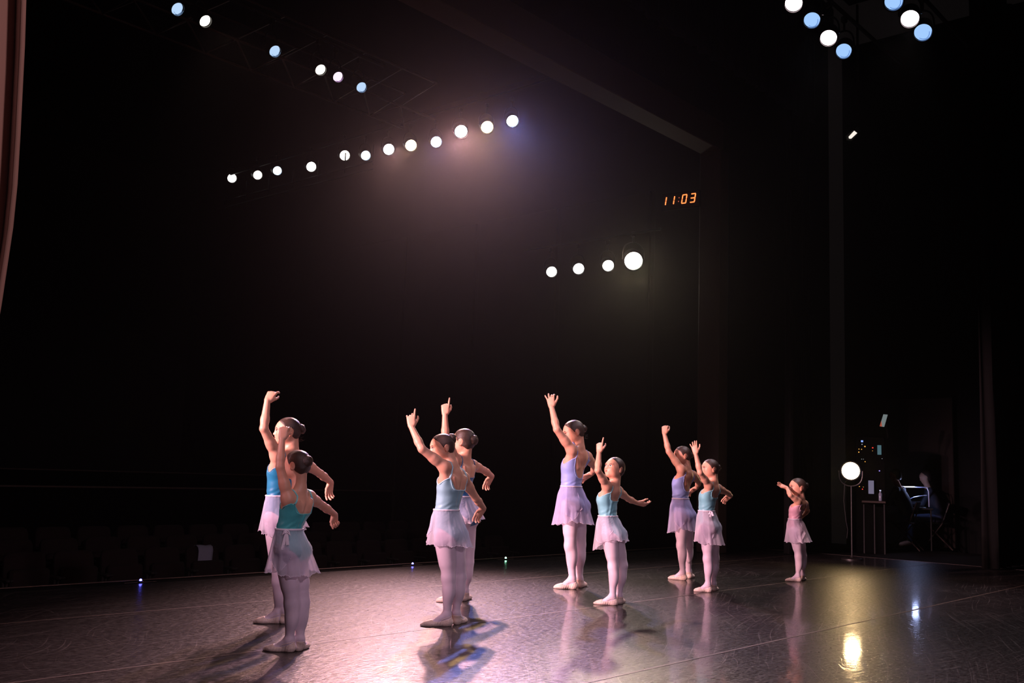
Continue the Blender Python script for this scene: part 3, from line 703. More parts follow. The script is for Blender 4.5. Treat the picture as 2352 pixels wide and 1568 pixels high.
def hand(F, w, d, t, n, hs, pose):
    """wrist w, direction d, thumb side t, palm normal n, hand length hs"""
    d = unit(d); t = unit(t-d*np.dot(t, d)); n = unit(n-d*np.dot(n, d)-t*np.dot(n, t))
    offs = [.165, .055, -.055, -.155]; pls = [.50, .52, .50, .46]
    lens = [.40, .45, .41, .32]; rad = [.050, .052, .049, .043]
    F.ell(w+d*hs*.26+t*hs*.01, (hs*.30, hs*.185, hs*.085), ax=[d, t, n], k=.010)
    for i in range(4):
        k0 = w+d*hs*pls[i]+t*hs*offs[i]
        F.cone(w+d*hs*.06+t*hs*offs[i]*.55, k0, hs*.072, hs*.060, k=.010)
    for i in range(4):
        k0 = w+d*hs*pls[i]+t*hs*offs[i]; c = pose['curl'][i]
        dv = rotv(d, n, pose['spread'][i]*(1 if np.dot(np.cross(n, d), t) > 0 else -1))
        side = np.cross(dv, n); p = k0; r = hs*rad[i]
        cur = 0.0
        for j, q in enumerate((.46, .30, .24)):
            cur += c[j]; v = dv*math.cos(math.radians(cur))+n*math.sin(math.radians(cur))
            p1 = p+v*hs*lens[i]*q
            F.cone(p, p1, r*(1-.07*j), r*(.93-.08*j), k=.0045 if j == 0 else .002); p = p1
    b = w+d*hs*.12+t*hs*.13+n*hs*.03
    m = w+d*hs*.30+t*hs*.26+n*hs*.08
    F.cone(b, m, hs*.085, hs*.062, k=.012)
    tv = unit(d*pose['thumb'][0]+t*pose['thumb'][1]+n*pose['thumb'][2])
    m2 = m+tv*hs*.20; F.cone(m, m2, hs*.058, hs*.052, k=.004)
    tv2 = unit(tv*.9+d*.35-t*.30); F.cone(m2, m2+tv2*hs*.14, hs*.052, hs*.042, k=.002)

def head_ops(F, c, X, Y, Z, S):
    """X = person's right, Y = face direction, Z = crown; S = head height"""
    A = [X, Y, Z]
    def p(x, y, z): return c+(X*x+Y*y+Z*z)*S
    def e(x, y, z, rx, ry, rz, k=.02, mode='u', ax=A): F.ell(p(x, y, z), (rx*S, ry*S, rz*S), ax=ax, k=k*S/.18, mode=mode)
    e(0, -.075, .115, .365, .425, .375, .02)
    e(0, .06, .06, .335, .345, .30, .03)
    e(0, .09, -.15, .285, .285, .29, .035)
    e(0, .16, -.33, .175, .185, .135, .03)
    e(0, .265, -.415, .085, .085, .075, .022)
    for s in (-1, 1):
        e(s*.165, .22, -.155, .125, .125, .135, .022)
        e(s*.215, .04, -.27, .085, .15, .10, .03)
        e(s*.15, .405, -.03, .085, .045, .055, .018, mode='s')
        e(s*.148, .315, -.032, .075, .062, .058, .008)
        e(s*.14, .345, .065, .10, .035, .028, .016)
    F.cone(p(0, .352, .0), p(0, .428, -.145), .027*S, .036*S, k=.014*S/.18)
    e(0, .442, -.160, .040, .038, .034, .008)
    for s in (-1, 1):
        e(s*.047, .398, -.176, .032, .038, .028, .006)
        e(s*.026, .405, -.205, .012, .016, .010, .003, mode='s')
    e(0, .345, -.275, .10, .045, .045, .015)
    e(0, .388, -.266, .074, .028, .022, .006)
    e(0, .380, -.310, .064, .030, .027, .006)
    e(0, .412, -.287, .080, .020, .006, .004, mode='s')
    for s in (-1, 1):                      # ears
        ea = unit(X*s*.90-Y*.42); eb = unit(Y*.92*1+X*s*.35-Z*.12); ez = unit(np.cross(ea, eb)); ez = ez*np.sign(np.dot(ez, Z)); ez = unit(ez+Y*-.15)
        o = p(s*.366, -.125, -.06)
        F.ell(o, (.030*S, .082*S, .125*S), ax=[ea, eb, ez], k=.010*S/.18)
        F.ell(o-ez*.085*S+eb*.022*S, (.026*S, .045*S, .05*S), ax=[ea, eb, ez], k=.008*S/.18)
        F.ell(o+ea*.030*S+eb*.016*S+ez*.005*S, (.022*S, .046*S, .078*S), ax=[ea, eb, ez], k=.006*S/.18, mode='s')
        F.ell(o+ea*.012*S+eb*.004*S+ez*.012*S, (.020*S, .014*S, .05*S), ax=[ea, eb, ez], k=.006*S/.18)
    return p

def dancer(P):
    random.seed(P['seed'])
    gl = P['feet']                       # pixel positions: near toe, near heel, far toe, far heel
    nt, nh, ft, fh = [ground(*q) for q in gl]
    root = nh*.55+fh*.45; root[2] = 0
    a_ = hray((gl[1][0]+gl[3][0])/2); r_ = V3(a_[1], -a_[0], 0); up = V3(0, 0, 1)
    phi = math.radians(P['phi']); Fv = -math.cos(phi)*r_+math.sin(phi)*a_; Rv = math.sin(phi)*r_+math.cos(phi)*a_
    def J(px, py, dz=0.0):
        rr = ray(px, py); t = np.dot(root-CAM, a_)+dz; return CAM+rr*(t/np.dot(rr, a_))
    H = P['H']
    def bone(p0, px, py, L, sgn):
        q = J(px, py, np.dot(p0-root, a_)); e = np.linalg.norm(q-p0); dz = math.sqrt(max(0, L*L-e*e))
        q = J(px, py, np.dot(p0-root, a_)+sgn*min(dz, L*P.get('dmax', .8))); return q
    T = empty('ballet_dancer', root)
    tag(T, P['label'], 'person', 'girls in a staggered line on the stage')

    # ---- skeleton
    hipc, waist, chest, neckb = J(*P['hip']), J(*P['waist']), J(*P['chest']), J(*P['neck'])
    shL = J(*P['shL'], -H*.098*math.cos(phi)); shR = J(*P['shR'], H*.098*math.cos(phi))
    elL = bone(shL, *P['elL'], .168*H, -1); wrL = bone(elL, *P['wrL'], .142*H, P.get('wLs', 1))
    elR = bone(shR, *P['elR'], .168*H, 1); wrR = bone(elR, *P['wrR'], .142*H, P.get('wRs', 1))
    body = Field()
    # ---- torso
    ctop = neckb*.6+chest*.4; ctop[2] = (shL[2]+shR[2])/2+.008
    ctop[:2] = (neckb[:2]*.75+(shL[:2]+shR[:2])/2*.25)
    mid = lambda A, B, t: A*(1-t)+B*t
    secs = [(hipc-up*.030*H, .088*H, .060*H), (hipc+up*.012*H, .092*H, .064*H), (mid(hipc, waist, .55), .084*H, .061*H), (waist, .074*H, .056*H),
            (mid(waist, chest, .5), .079*H, .060*H), (chest, .086*H, .063*H), (mid(chest, ctop, .6), .086*H, .055*H), (ctop-up*.012*H, .062*H, .036*H)]
    body.sweep(secs, Rv, Fv, k=.01)
    for s in (-1, 1):
        body.ell(hipc-up*.004*H-Fv*.036*H+Rv*s*.040*H, (.048*H, .046*H, .050*H), ax=[Rv, Fv, up], k=.03)
    body.cone(ctop-up*.022*H, shL, .034*H, .027*H, k=.03); body.cone(ctop-up*.022*H, shR, .034*H, .027*H, k=.03)
    body.cone(chest+Rv*-.055*H, shL-up*.015*H, .040*H, .026*H, k=.03); body.cone(chest+Rv*.055*H, shR-up*.015*H, .040*H, .026*H, k=.03)
    for s, sh in ((-1, shL), (1, shR)):  # shoulder blades, collar bones
        sb = chest+Rv*s*.045*H-Fv*.052*H+up*.028*H
        body.cone(sb-up*.035*H-Rv*s*.008*H, sb+up*.02*H+Rv*s*.012*H, .006*H, .009*H, k=.034)
        body.cone(ctop+Fv*.026*H-up*.012*H, sh+Fv*.012*H+up*.004*H, .008*H, .008*H, k=.016)
    body.cone(waist-Fv*.066*H+up*.02*H, ctop-Fv*.060*H-up*.03*H, .005*H, .005*H, k=.020, mode='s')
    torso = Field(); torso.ops = list(body.ops)
    # ---- legs
    legs = Field(); ankles = []
    for key, s, toe, heel in (('L', -1, nt, nh), ('R', 1, ft, fh)):
        fd = unit(toe-heel); fl = .150*H
        heel = toe-fd*fl if P.get('fixlen', True) else heel
        if key == 'L': heel = nh; fl = max(.14*H, min(.175*H, np.linalg.norm(toe-heel))); toe = heel+fd*fl
        else: toe = heel+fd*fl
        ank = J(*P['an'+key]); ank = V3(*(heel[:2]+fd[:2]*.030*H), .052*H)*.5+V3(*J(*P['an'+key], np.dot(heel-root, a_))[:2], .052*H)*.5
        hj = hipc+Rv*s*.044*H+up*.004*H
        kn = J(*P['kn'+key], np.dot(mid(hj, ank, .5)-root, a_))
        kf = unit(Fv+fd*.6)
        legs.cone(hj, kn+kf*-.004*H, .055*H, .034*H, k=.03)
        legs.cone(hj-up*.05*H, mid(hj, kn, .65), .047*H, .040*H, k=.02)
        legs.ell(kn+kf*.001*H, (.0295*H, .0295*H, .042*H), k=.02)
        legs.cone(kn, ank+up*.012*H, .0315*H, .0198*H, k=.02)
        cf = mid(kn, ank, .30)-kf*.010*H
        legs.ell(cf, (.031*H, .031*H, .072*H), ax=[r_, a_, unit(kn-ank)], k=.02)
        # foot
        sd = np.cross(fd, up)
        legs.cone(ank+up*.01*H, heel+fd*.028*H+up*.024*H, .0198*H, .021*H, k=.014)
        legs.ell(heel+fd*.026*H+up*.020*H, (.025*H, .0195*H, .021*H), ax=[fd, sd, up], k=.012)
        legs.cone(ank+fd*.010*H, heel+fd*fl*.62+up*.016*H, .021*H, .015*H, k=.02)
        legs.ell(heel+fd*fl*.68+up*.013*H, (.040*H, .026*H, .015*H), ax=[fd, sd, up], k=.014)
        legs.cone(heel+fd*.035*H+up*.014*H, heel+fd*fl*.66+up*.014*H, .0135*H, .0135*H, k=.016)
        legs.cone(heel+fd*fl*.72+up*.012*H, toe-fd*.004*H+up*.0075*H, .0150*H, .0050*H, k=.014)
        ankles.append((heel, fd, fl, ank))
    pel = Field(); pel.ops = torso.ops[:3]+legs.ops
    torso_leg = Field(); torso_leg.ops = torso.ops+legs.ops
    body.ops += legs.ops
    # ---- head and neck
    hc = J(*P['head'], P.get('hdz', .0)); S = P['hs']
    Dc = np.dot(hc-CAM, CF); hS = S*Dc/FOC
    ha = math.radians(P['hyaw']); hp = math.radians(P.get('hpitch', 0)); hr = math.radians(P.get('hroll', 0))
    fh_ = -math.cos(ha)*r_-math.sin(ha)*a_           # positive yaw turns the face to the camera
    Y = fh_*math.cos(hp)+up*math.sin(hp); X = unit(np.cross(Y, up)); Z = np.cross(X, Y)
    X, Z = X*math.cos(hr)+Z*math.sin(hr), Z*math.cos(hr)-X*math.sin(hr)
    nk0 = ctop-up*.01*H; nk1 = hc-Y*.08*hS-Z*.20*hS
    body.cone(nk0-Fv*.004*H, nk1, .031*H, .030*H*P.get('nkr', 1), k=.028)
    body.cone(ctop-up*.02*H-Fv*.018*H, hc-Y*.22*hS-Z*.12*hS, .024*H, .030*H, k=.03)
    for s, sh in ((-1, shL), (1, shR)):
        body.cone(mid(nk0, nk1, .35)-Fv*.012*H, mid(ctop, sh, .75)+up*.010*H-Fv*.004*H, .020*H, .016*H, k=.03)
    nb = len(body.ops); hp_ = head_ops(body, hc, X, Y, Z, hS); hf = Field(); hf.ops = body.ops[nb:]
    # ---- arms
    hl = .112*H
    boxes = []
    for key, sh, el, wr in (('L', shL, elL, wrL), ('R', shR, elR, wrR)):
        u = unit(el-sh)
        body.ell(sh+u*.010*H, (.029*H,)*3, k=.025)
        body.cone(sh, mid(sh, el, .5), .0285*H, .0265*H, k=.022); body.cone(mid(sh, el, .4), el, .0268*H, .0205*H, k=.015)
        v = unit(wr-el)
        body.cone(el, mid(el, wr, .35), .0205*H, .0215*H, k=.012); body.cone(mid(el, wr, .3), wr, .0215*H, .0150*H, k=.012)
        hd, ht, pose = P['hand'+key]
        D3 = unit(hd[0]*r_+hd[1]*up+hd[2]*a_); T3 = ht[0]*r_+ht[1]*up+ht[2]*a_; T3 = unit(T3-D3*np.dot(T3, D3))
        N3 = np.cross(D3, T3) if key == 'L' else np.cross(T3, D3)
        hand(body, wr, D3, T3, N3, hl, pose)
        boxes.append((np.minimum(wr-hl*.3, wr+D3*hl*1.05-hl*.55), np.maximum(wr+hl*.3, wr+D3*hl*1.05+hl*.55)))
    # ---- body mesh: coarse for the trunk, fine for head and hands, one object
    hb = (hc-hS*.74, hc+hS*.74); hb[0][2] = (hc-Z*.50*hS)[2]-.02*H
    boxes.append(hb)
    # flat soles
    lo, hi = body.bounds(.015); lo[2] = -.004
    D, ax = body.grid(lo, hi, .0056); D = np.maximum(D, .003-ax[2][None, None, :])
    V, Q = surface_nets(D, ax)
    keep = np.ones(len(V), bool)
    for l, u in boxes: keep &= ~((V > l+.004) & (V < u-.004)).all(1)
    fa = keep[Q].any(1); Q = Q[fa]; V, Q = clip_np(V, Q, np.ones(len(V), bool))
    parts = [(V, Q)]
    for i, (l, u) in enumerate(boxes):
        D, ax = body.grid(l, u, .0023 if i < 2 else .0026); parts.append(surface_nets(D, ax))
    V, Q = join_np(parts)
    L = (V-hc); lx, ly, lz = L@X/hS, L@Y/hS, L@Z/hS
    col = np.ones((len(V), 4))
    def blend(c, m):
        for i in range(3): col[:, i] = col[:, i]*(1-m)+c[i]*m
    inh = (np.abs(lx) < .5) & (np.abs(ly) < .6) & (np.abs(lz) < .6) & (ly > .15)
    g = lambda x, y, z, sx, sy: np.exp(-((np.abs(lx)-x)/sx)**2-((lz-z)/sy)**2)*inh
    blend((1.04, .62, .62), .7*np.clip(g(.19, 0, -.16, .10, .08), 0, 1))
    lip = ((lx/.082)**2+((lz+.288)/.040)**2 < 1) & inh & (ly > .33); blend((.85, .20, .24), .9*lip)
    lid = np.clip(g(.155, 0, .012, .085, .040), 0, 1); blend((.70, .48, .58), .6*lid)
    ear = (np.abs(lx) > .36) & (np.abs(ly+.12) < .16); blend((1.0, .82, .78), .5*ear)
    mesh_np('body', V, Q, M_SKIN, T, col=col)
    # ---- eyes, lids line, brows
    for s in (-1, 1):
        ec = hp_(s*.150, .318, -.030); mb = MB(); ml = MB(); mi = MB()
        yaw = s*.22; ey = unit(Y*math.cos(yaw)+X*math.sin(yaw)); exx = unit(np.cross(ey, Z)); R = .0655*hS
        def on(UV, off):
            UV = np.array(UV, float); off = np.broadcast_to(np.array(off, float), (len(UV),))
            q = ec+exx*(UV[:, :1]*hS)+Z*(UV[:, 1:2]*hS)+ey*.085*hS
            for _ in range(6): q = q-(hf.at(q)-off*hS)[:, None]*hf.grad(q)*.9
            return q
        op = P.get('eye', 1.0); nU = 12; W = .070; sg = 1 if s > 0 else -1
        topc = lambda t: .030*op*max(0, math.sin(math.pi*t))**.7+.010*(t-.5)*sg*2
        botc = lambda t: -.018*op*max(0, math.sin(math.pi*t))**.8+.010*(t-.5)*sg*2
        VV = list(on([((t-.5)*2*W, botc(t)+(topc(t)-botc(t))*k/4) for t in np.linspace(0, 1, nU) for k in range(5)], .006))
        FF = [(i*5+k, (i+1)*5+k, (i+1)*5+k+1, i*5+k+1) for i in range(nU-1) for k in range(4)]
        if np.dot(np.cross(VV[5]-VV[0], VV[1]-VV[0]), Y) < 0: FF = [f[::-1] for f in FF]
        e = mb.add(VV, FF).build('eye', M_EYE, T, smooth=True)
        ri = .027; gx = P.get('gaze', 0)*.012
        pts = on([(gx, .004)]+[(gx+ri*math.cos(k*math.pi/6), max(botc(.5), min(topc(.5), .004+ri*math.sin(k*math.pi/6)))) for k in range(12)], [.012]+[.0105]*12)
        mi.add(list(pts), [(0, k+1, (k+1) % 12+1) for k in range(12)]).build('iris', M_IRIS, e, smooth=True)
        ml.tube(list(on([((t-.5)*2*W*1.14, topc(min(1, max(0, t)))+.003) for t in np.linspace(-.02, 1.05, 11)], .008)),
                [hS*.0115*q for q in (.5, .8, 1, 1.1, 1.2, 1.2, 1.2, 1.1, 1, .8, .5)], 6).build('eyelashes', M_LASH, T, smooth=True)
        bw = MB(); bw.tube(list(on([((t-.5)*.155+s*.012, .085+.016*math.sin(math.pi*t)-.012*abs(t-.5)) for t in np.linspace(0, 1, 9)], .0015)),
                [hS*.0140*q for q in (.5, .9, 1.1, 1.1, 1.1, 1, .9, .7, .4)], 6, flat=.5, up=Y).build('eyebrow', M_BROW, T, smooth=True)
    # ---- hair: cap and bun
    hair = Field(); A = [X, Y, Z]
    def he(x, y, z, rx, ry, rz, k): hair.ell(hp_(x, y, z), (rx*hS, ry*hS, rz*hS), ax=A, k=k*hS/.18)
    he(0, -.075, .115, .378, .442, .390, .02); he(0, -.17, -.05, .315, .31, .34, .03); he(0, .06, .06, .35, .352, .315, .03)
    for s in (-1, 1): hair.cone(hp_(s*.16, -.33, -.10), hp_(s*.09, -.30, -.32), .10*hS, .035*hS, k=.02)
    by, bz, br = P['bun']; br *= 1.15
    D, ax = hair.grid(hc-hS*.8, hc+hS*.8, .0032)
    GX, GY, GZ = np.meshgrid(*ax, indexing='ij'); GX -= hc[0]; GY -= hc[1]; GZ -= hc[2]
    lx = (GX*X[0]+GY*X[1]+GZ*X[2])/hS; ly = (GX*Y[0]+GY*Y[1]+GZ*Y[2])/hS; lz = (GX*Z[0]+GY*Z[1]+GZ*Z[2])/hS
    # hairline: height above which hair grows, depending on how far forward the point is
    hl_y = np.array([-.6, -.34, -.19, -.06, .02, .06, .12, .20, .26, .30, .40]); hl_z = np.array([-.34, -.32, -.20, -.02, -.06, .00, .10, .185, .235, .29, .50])
    lim = np.interp(ly, hl_y, hl_z)+(.008*np.sin(lz*95+ly*35)+.006*np.sin(lz*170+lx*60))*np.clip(ly*6, 0, 1)
    D = smax(D, (lim-lz)*hS*.8, .003); D = D+.0030*np.clip(1-(lz-lim)/.10, 0, 1)*(ly > 0)
    earb = (np.sqrt(((np.abs(lx)-.39)/.10)**2+((ly+.125)/.115)**2+((lz+.055)/.15)**2)-1)*.1*hS
    D = np.maximum(D, -earb)
    V, Q = surface_nets(D, ax)
    Lc = V-hc; x, y, z = Lc@X/hS, Lc@Y/hS, Lc@Z/hS
    # strand coordinate: angle round the bun axis, fine across, long along
    ang = np.arctan2(x, (z-bz)); rad = np.sqrt(x**2+(z-bz)**2+(y-by)**2)
    st = np.stack([np.cos(ang)*55, np.sin(ang)*55, rad*3.0, np.ones(len(V))], 1)
    hr_o = mesh_np('hair', V, Q, M_HAIR, T, col=st)
    bun = Field(); bc = hp_(0, by, bz); bn = unit(-Y*.8+Z*(.45 if bz > 0 else .1)); bu = X; bv = np.cross(bn, bu)
    R = br*hS; N = 26
    bun.ell(bc, (R*.9, R*.9, R*.62), ax=[bu, bv, bn], k=.005)
    prev = None
    for i in range(N+1):
        t = i/N; th = t*2*math.pi*2.0+P['seed']; rr = R*(.72-.40*t); q = bc+(bu*math.cos(th)+bv*math.sin(th))*rr+bn*R*(-.12+.55*t)
        if prev is not None: bun.cone(prev, q, R*.30, R*.30, k=.002)
        prev = q
    D, ax = bun.grid(bc-R*1.5, bc+R*1.5, .0032); V, Q = surface_nets(D, ax)
    d = V-bc; th = np.arctan2(d@bv, d@bu); rr = np.linalg.norm(d, axis=1)/R
    st = np.stack([rr*30, (d@bn)/R*30, np.sin(th)*1.5, np.ones(len(V))], 1)
    mesh_np('hair_bun', V, Q, M_HAIR, T, col=st)
    if P.get('net'):
        m = MB(); q = hp_(0, by+.10, bz-.03)
        m.tube([q+(bu*math.cos(k*math.pi/12)+bv*math.sin(k*math.pi/12))*R*1.04 for k in range(25)], .0022, 6).build('hair_band', M_NET, T, smooth=True)
    if P.get('wisps'):
        m = MB()
        for i in range(26):
            q0 = hp_(random.uniform(-.1, .1), -.30-random.random()*.25, random.choice([-.30, -.25, .05])+random.uniform(-.08, .12))
            q1 = q0-Y*random.uniform(.02, .10)*hS+Z*random.uniform(-.05, .06)*hS; q2 = q1-Y*random.uniform(.02, .08)*hS+Z*random.uniform(-.06, .04)*hS+X*random.uniform(-.05, .05)*hS
            m.tube([q0, q1, q2], [.0009, .0007, .0003], 4)
        tag(m.build('loose_hair', M_HAIR, T), kind='stuff')
    # ---- leotard
    zw, zs = waist[2], (shL[2]+shR[2])/2; zh = hipc[2]
    Hs = zs-zw
    tb_th = np.radians([0, 30, 50, 82, 112, 140, 180]); ah, bk = P['nk']; tb_v = np.array([.76, .90, .84, ah, .84, bk*.72+.20, bk]); tb_m = np.gradient(tb_v, tb_th); tb_m[[0, 1, 3, 4, 6]] = 0
    def axis_at(z):
        zz = np.array([hipc[2], waist[2], chest[2], ctop[2]]); c = np.array([hipc, waist, chest, ctop])
        return np.interp(z, zz, c[:, 0]), np.interp(z, zz, c[:, 1])
    def theta(Xc, Yc, Zc):
        ax0, ay0 = axis_at(Zc); dx, dy = Xc-ax0, Yc-ay0
        return np.arctan2(dx*Rv[0]+dy*Rv[1], dx*Fv[0]+dy*Fv[1])
    def ztop(th):
        a = np.abs(th); i = np.clip(np.searchsorted(tb_th, a)-1, 0, 5); h = tb_th[i+1]-tb_th[i]; t = (a-tb_th[i])/h
        return zw+Hs*((2*t**3-3*t**2+1)*tb_v[i]+(t**3-2*t**2+t)*h*tb_m[i]+(-2*t**3+3*t**2)*tb_v[i+1]+(t**3-t**2)*h*tb_m[i+1])
    lo = np.min([hipc, waist, chest], 0)-V3(.2, .2, .13*H); hi = np.max([hipc, waist, chest], 0)+V3(.2, .2, 0); hi[2] = zs
    D, ax = torso_leg.grid(lo, hi, .0042)
    GX, GY, GZ = np.meshgrid(*ax, indexing='ij'); th = theta(GX, GY, GZ)
    D = D-.0034-.0015*np.sin(GZ*150+th*5+2*np.sin(th*3))*np.exp(-((GZ-zw-.015)/.03)**2)-.0016*np.sin(th*13+GZ*22+3*np.sin(GZ*15+th*2))*np.clip(np.sin(th*2.3+GZ*9+P['seed']), 0, 1)-.0012*np.exp(-((np.abs(th)-1.25)/.03)**2)
    D = np.maximum(D, GZ-ztop(th))
    ax0, ay0 = axis_at(GZ); D = np.maximum(D, ((GX-ax0)*Rv[0]+(GY-ay0)*Rv[1])-.100*H)
    armf = Field()
    for s_h, e_l in ((shL, elL), (shR, elR)): armf.cone(s_h, e_l, .034*H, .026*H, k=0)
    D = np.maximum(D, -(armf.at(np.stack([GX, GY, GZ], -1))))
    zlow = zh-.050*H+.085*H*np.sin(np.abs(th))**2
    D = np.maximum(D, zlow-GZ)
    V, Q = surface_nets(D, ax)
    mt, mtrim = M_LEO(P['leo'])
    lo_o = mesh_np('leotard', V, Q, mt, T)
    trim = MB()
    ring = []
    for k in range(72):
        t = 2*math.pi*k/72-math.pi; z = float(ztop(np.array([t]))[0]); x0, y0 = axis_at(z)
        ring.append(V3(x0, y0, z)+(Fv*math.cos(t)*.064+Rv*math.sin(t)*.086)*H)
    ring = np.array(ring); zz = ring[:, 2].copy()
    for _ in range(7): ring = torso_leg.snap(ring, .0035, 1); ring[:, 2] = zz
    trim.tube(list(ring)+[ring[0]], P.get('trimr', .0022), 6, cap=False).build('leotard_trim', mtrim, lo_o, smooth=True)
    sa = P.get('strap', .63)
    for s in (-1, 1):
        sh = shR if s > 0 else shL
        pf = V3(*axis_at(float(ztop(np.array([.55]))[0])), float(ztop(np.array([.55]))[0]))+(Fv*math.cos(.55)*.06+Rv*s*math.sin(.55)*.08)*H
        tb = P.get('strapback', 1.98); zb = float(ztop(np.array([tb]))[0])
        pb = V3(*axis_at(zb), zb)+(Fv*math.cos(tb)*.062+Rv*s*math.sin(tb)*.085)*H
        top = mid(ctop, sh, sa if s > 0 else .68)+up*.03*H
        pts = []
        for t in np.linspace(0, 1, 22):
            q = pf*(1-t)**2+top*2*t*(1-t)*1.0+pb*t*t; q = q+up*.05*H*math.sin(math.pi*t); pts.append(q)
        pts = body.snap(np.array(pts), .0025, 8)
        trim2 = MB(); trim2.tube(list(pts), P.get('strapr', .0042), 6).build('leotard_strap', mtrim if P.get('lightstrap') else mt, lo_o, smooth=True)
    # ---- tights
    lo, hi = legs.bounds(.02); hi[2] = waist[2]+.01*H; lo[2] = .01
    lo[:2] = np.minimum(lo[:2], hipc[:2]-.16); hi[:2] = np.maximum(hi[:2], hipc[:2]+.16)
    D, ax = pel.grid(lo, hi, .0052); D = D-.0016; D = np.maximum(D, ax[2][None, None, :]-(zw-.01)); D = np.maximum(D, .014-ax[2][None, None, :])
    V, Q = surface_nets(D, ax); mesh_np('tights', V, Q, M_TIGHTS, T)
    # ---- slippers
    for i, (heel, fd, fl, ank) in enumerate(ankles):
        one = Field(); one.ops = legs.ops[i*11:(i+1)*11]
        c = heel+fd*fl*.5; D, ax = one.grid(c-V3(.16, .16, .06), c+V3(.16, .16, .10), .0030)
        GX, GY, GZ = np.meshgrid(*ax, indexing='ij')
        u = ((GX-heel[0])*fd[0]+(GY-heel[1])*fd[1])/fl
        lim = (.030+.030*np.clip((.16-u)/.3, 0, 1)+.004*np.sin(u*9))*H*np.where(u > .62, 2.5, 1.0)
        lim = np.interp(u, [-.1, .05, .2, .45, .62, .72, .8], np.array([.052, .048, .036, .024, .026, .045, .09]))*H
        w = .0034+.0007*np.sin(u*70+GZ*90)*np.exp(-((u-.45)/.35)**2)
        D = np.maximum(np.maximum(D-w, GZ-lim), .0006-GZ); V, Q = surface_nets(D, ax)
        sl = mesh_np('ballet_slipper', V, Q, M_SHOE, T)
        if P.get('elastic') or True:
            m = MB(); q = ank+fd*.012*H-up*.010*H; sd = np.cross(fd, up)
            pts = np.array([q+(fd*.027*math.cos(k*math.pi/10)-up*.010*math.cos(k*math.pi/10)+sd*.027*math.sin(k*math.pi/10))*H for k in range(21)])
            pts = one.snap(pts, .0022, 4); m.tube(list(pts), .0017, 6, cap=False).build('elastic', M_SHOE, sl, smooth=True)
    # ---- skirt
    sk = P['skirt']; y0 = sk['waist']; hems = sk['hem']       # hem pixels: right, near, left, far (y) and left/right x
    wc = J(*y0); yR, yN, yL, yF = hems; xl, xr = sk['x']
    hcx = J((xl+xr)/2, (yR+yL)/2); Rh = np.linalg.norm(J(xr, yR)-J(xl, yL))/2
    zhem = [J(xr, yR)[2], J((xl+xr)/2, yN, -Rh*.8)[2], J(xl, yL)[2], J((xl+xr)/2, yF, Rh*.8)[2]]
    nv = 34; over = sk.get('over', .9); nu = 190; psi0 = math.radians(sk.get('edge', 30))
    us = np.linspace(0, 2*math.pi+over, nu); vs = np.linspace(0, 1, nv)
    U, W = np.meshgrid(us, vs, indexing='ij'); PSI = U+psi0      # psi 0 = image right, pi/2 = towards camera, pi = image left
    dirx = np.cos(PSI)[..., None]*r_-np.sin(PSI)[..., None]*a_
    k = np.mod(PSI, 2*math.pi)/(math.pi/2); k0 = np.floor(k).astype(int) % 4; t = k-np.floor(k); t = t*t*(3-2*t)
    zarr = np.array(zhem); Zh = zarr[k0]*(1-t)+zarr[(k0+1) % 4]*t
    e0 = np.clip(U/.9, 0, 1); e1 = np.clip((2*math.pi+over-U)/.7, 0, 1); tz = (1-.40*(1-e0)**2)*(1-.30*(1-e1)**2)
    Zh = wc[2]+(Zh-wc[2])*tz
    fz = random.random()*6; nf = sk.get('folds', 11)
    fold = np.sin(nf*PSI+fz)*.6+np.sin((nf*1.7)*PSI+fz*2)*.35+np.sin(3*PSI+fz)*.3
    zz = wc[2]+(Zh-wc[2])*W
    base = np.array([wc[0], wc[1]])[None, None, :]*(1-W[..., None])+np.array([hcx[0], hcx[1]])[None, None, :]*W[..., None]
    # body radius at each point
    tgrid = np.zeros(U.shape)+.30; ro = np.full(U.shape, .32); ri = np.full(U.shape, .02)
    ust = slice(0, nu, 3)
    Us, Ws = PSI[ust], W[ust]; dirs = dirx[ust]; bs = base[ust]; zs_ = zz[ust]
    lo_r = np.full(Us.shape, .01); hi_r = np.full(Us.shape, .26)
    rs = np.linspace(.26, .02, 61); found = np.zeros(Us.shape)
    for rr in rs:
        pt = np.concatenate([bs+dirs[..., :2]*rr, zs_[..., None]], -1)
        ins = (pel.at(pt) < 0) | (torso.at(pt) < 0); found = np.where((found == 0) & ins, rr+.0030, found)
    bfull = np.array([[np.interp(us[i], us[ust], found[:, j]) for j in range(nv)] for i in range(nu)])
    aw = np.sqrt((np.sin(PSI-math.pi/2+phi)*.074*H)**2+(np.cos(PSI-math.pi/2+phi)*.056*H)**2)
    prof = aw+.006+(Rh*sk.get('depth', 1)-aw)*W**1.05
    sq = np.sqrt(np.cos(PSI)**2+(np.sin(PSI)*sk.get('flat', .86))**2)
    prof = prof*np.where(W > 0, 1-(1-sq)*W, 1)
    r = np.maximum(prof*np.clip(W*6, 0, 1)+(bfull+.002)*(1-np.clip(W*6, 0, 1)), bfull+.006)
    for _ in range(6):
        r[:, 1:-1] = np.maximum(.25*r[:, :-2]+.5*r[:, 1:-1]+.25*r[:, 2:], bfull[:, 1:-1]+.006)
        r[1:-1] = np.maximum(.25*r[:-2]+.5*r[1:-1]+.25*r[2:], bfull[1:-1]+.006)
    am = sk.get('amp', .014)*(W**1.3)
    r = r+am*fold+.0028*np.sin(53*PSI+7*np.sin(5*PSI+fz)+4*np.sin(11*PSI))*np.clip((W-.88)/.12, 0, 1)**2+.0018*np.sin(31*PSI+fz)*np.exp(-W*9)
    r = np.maximum(r, bfull+.0070)
    r = r+.006*np.clip((U-2*math.pi)/.15+.5, 0, 1)
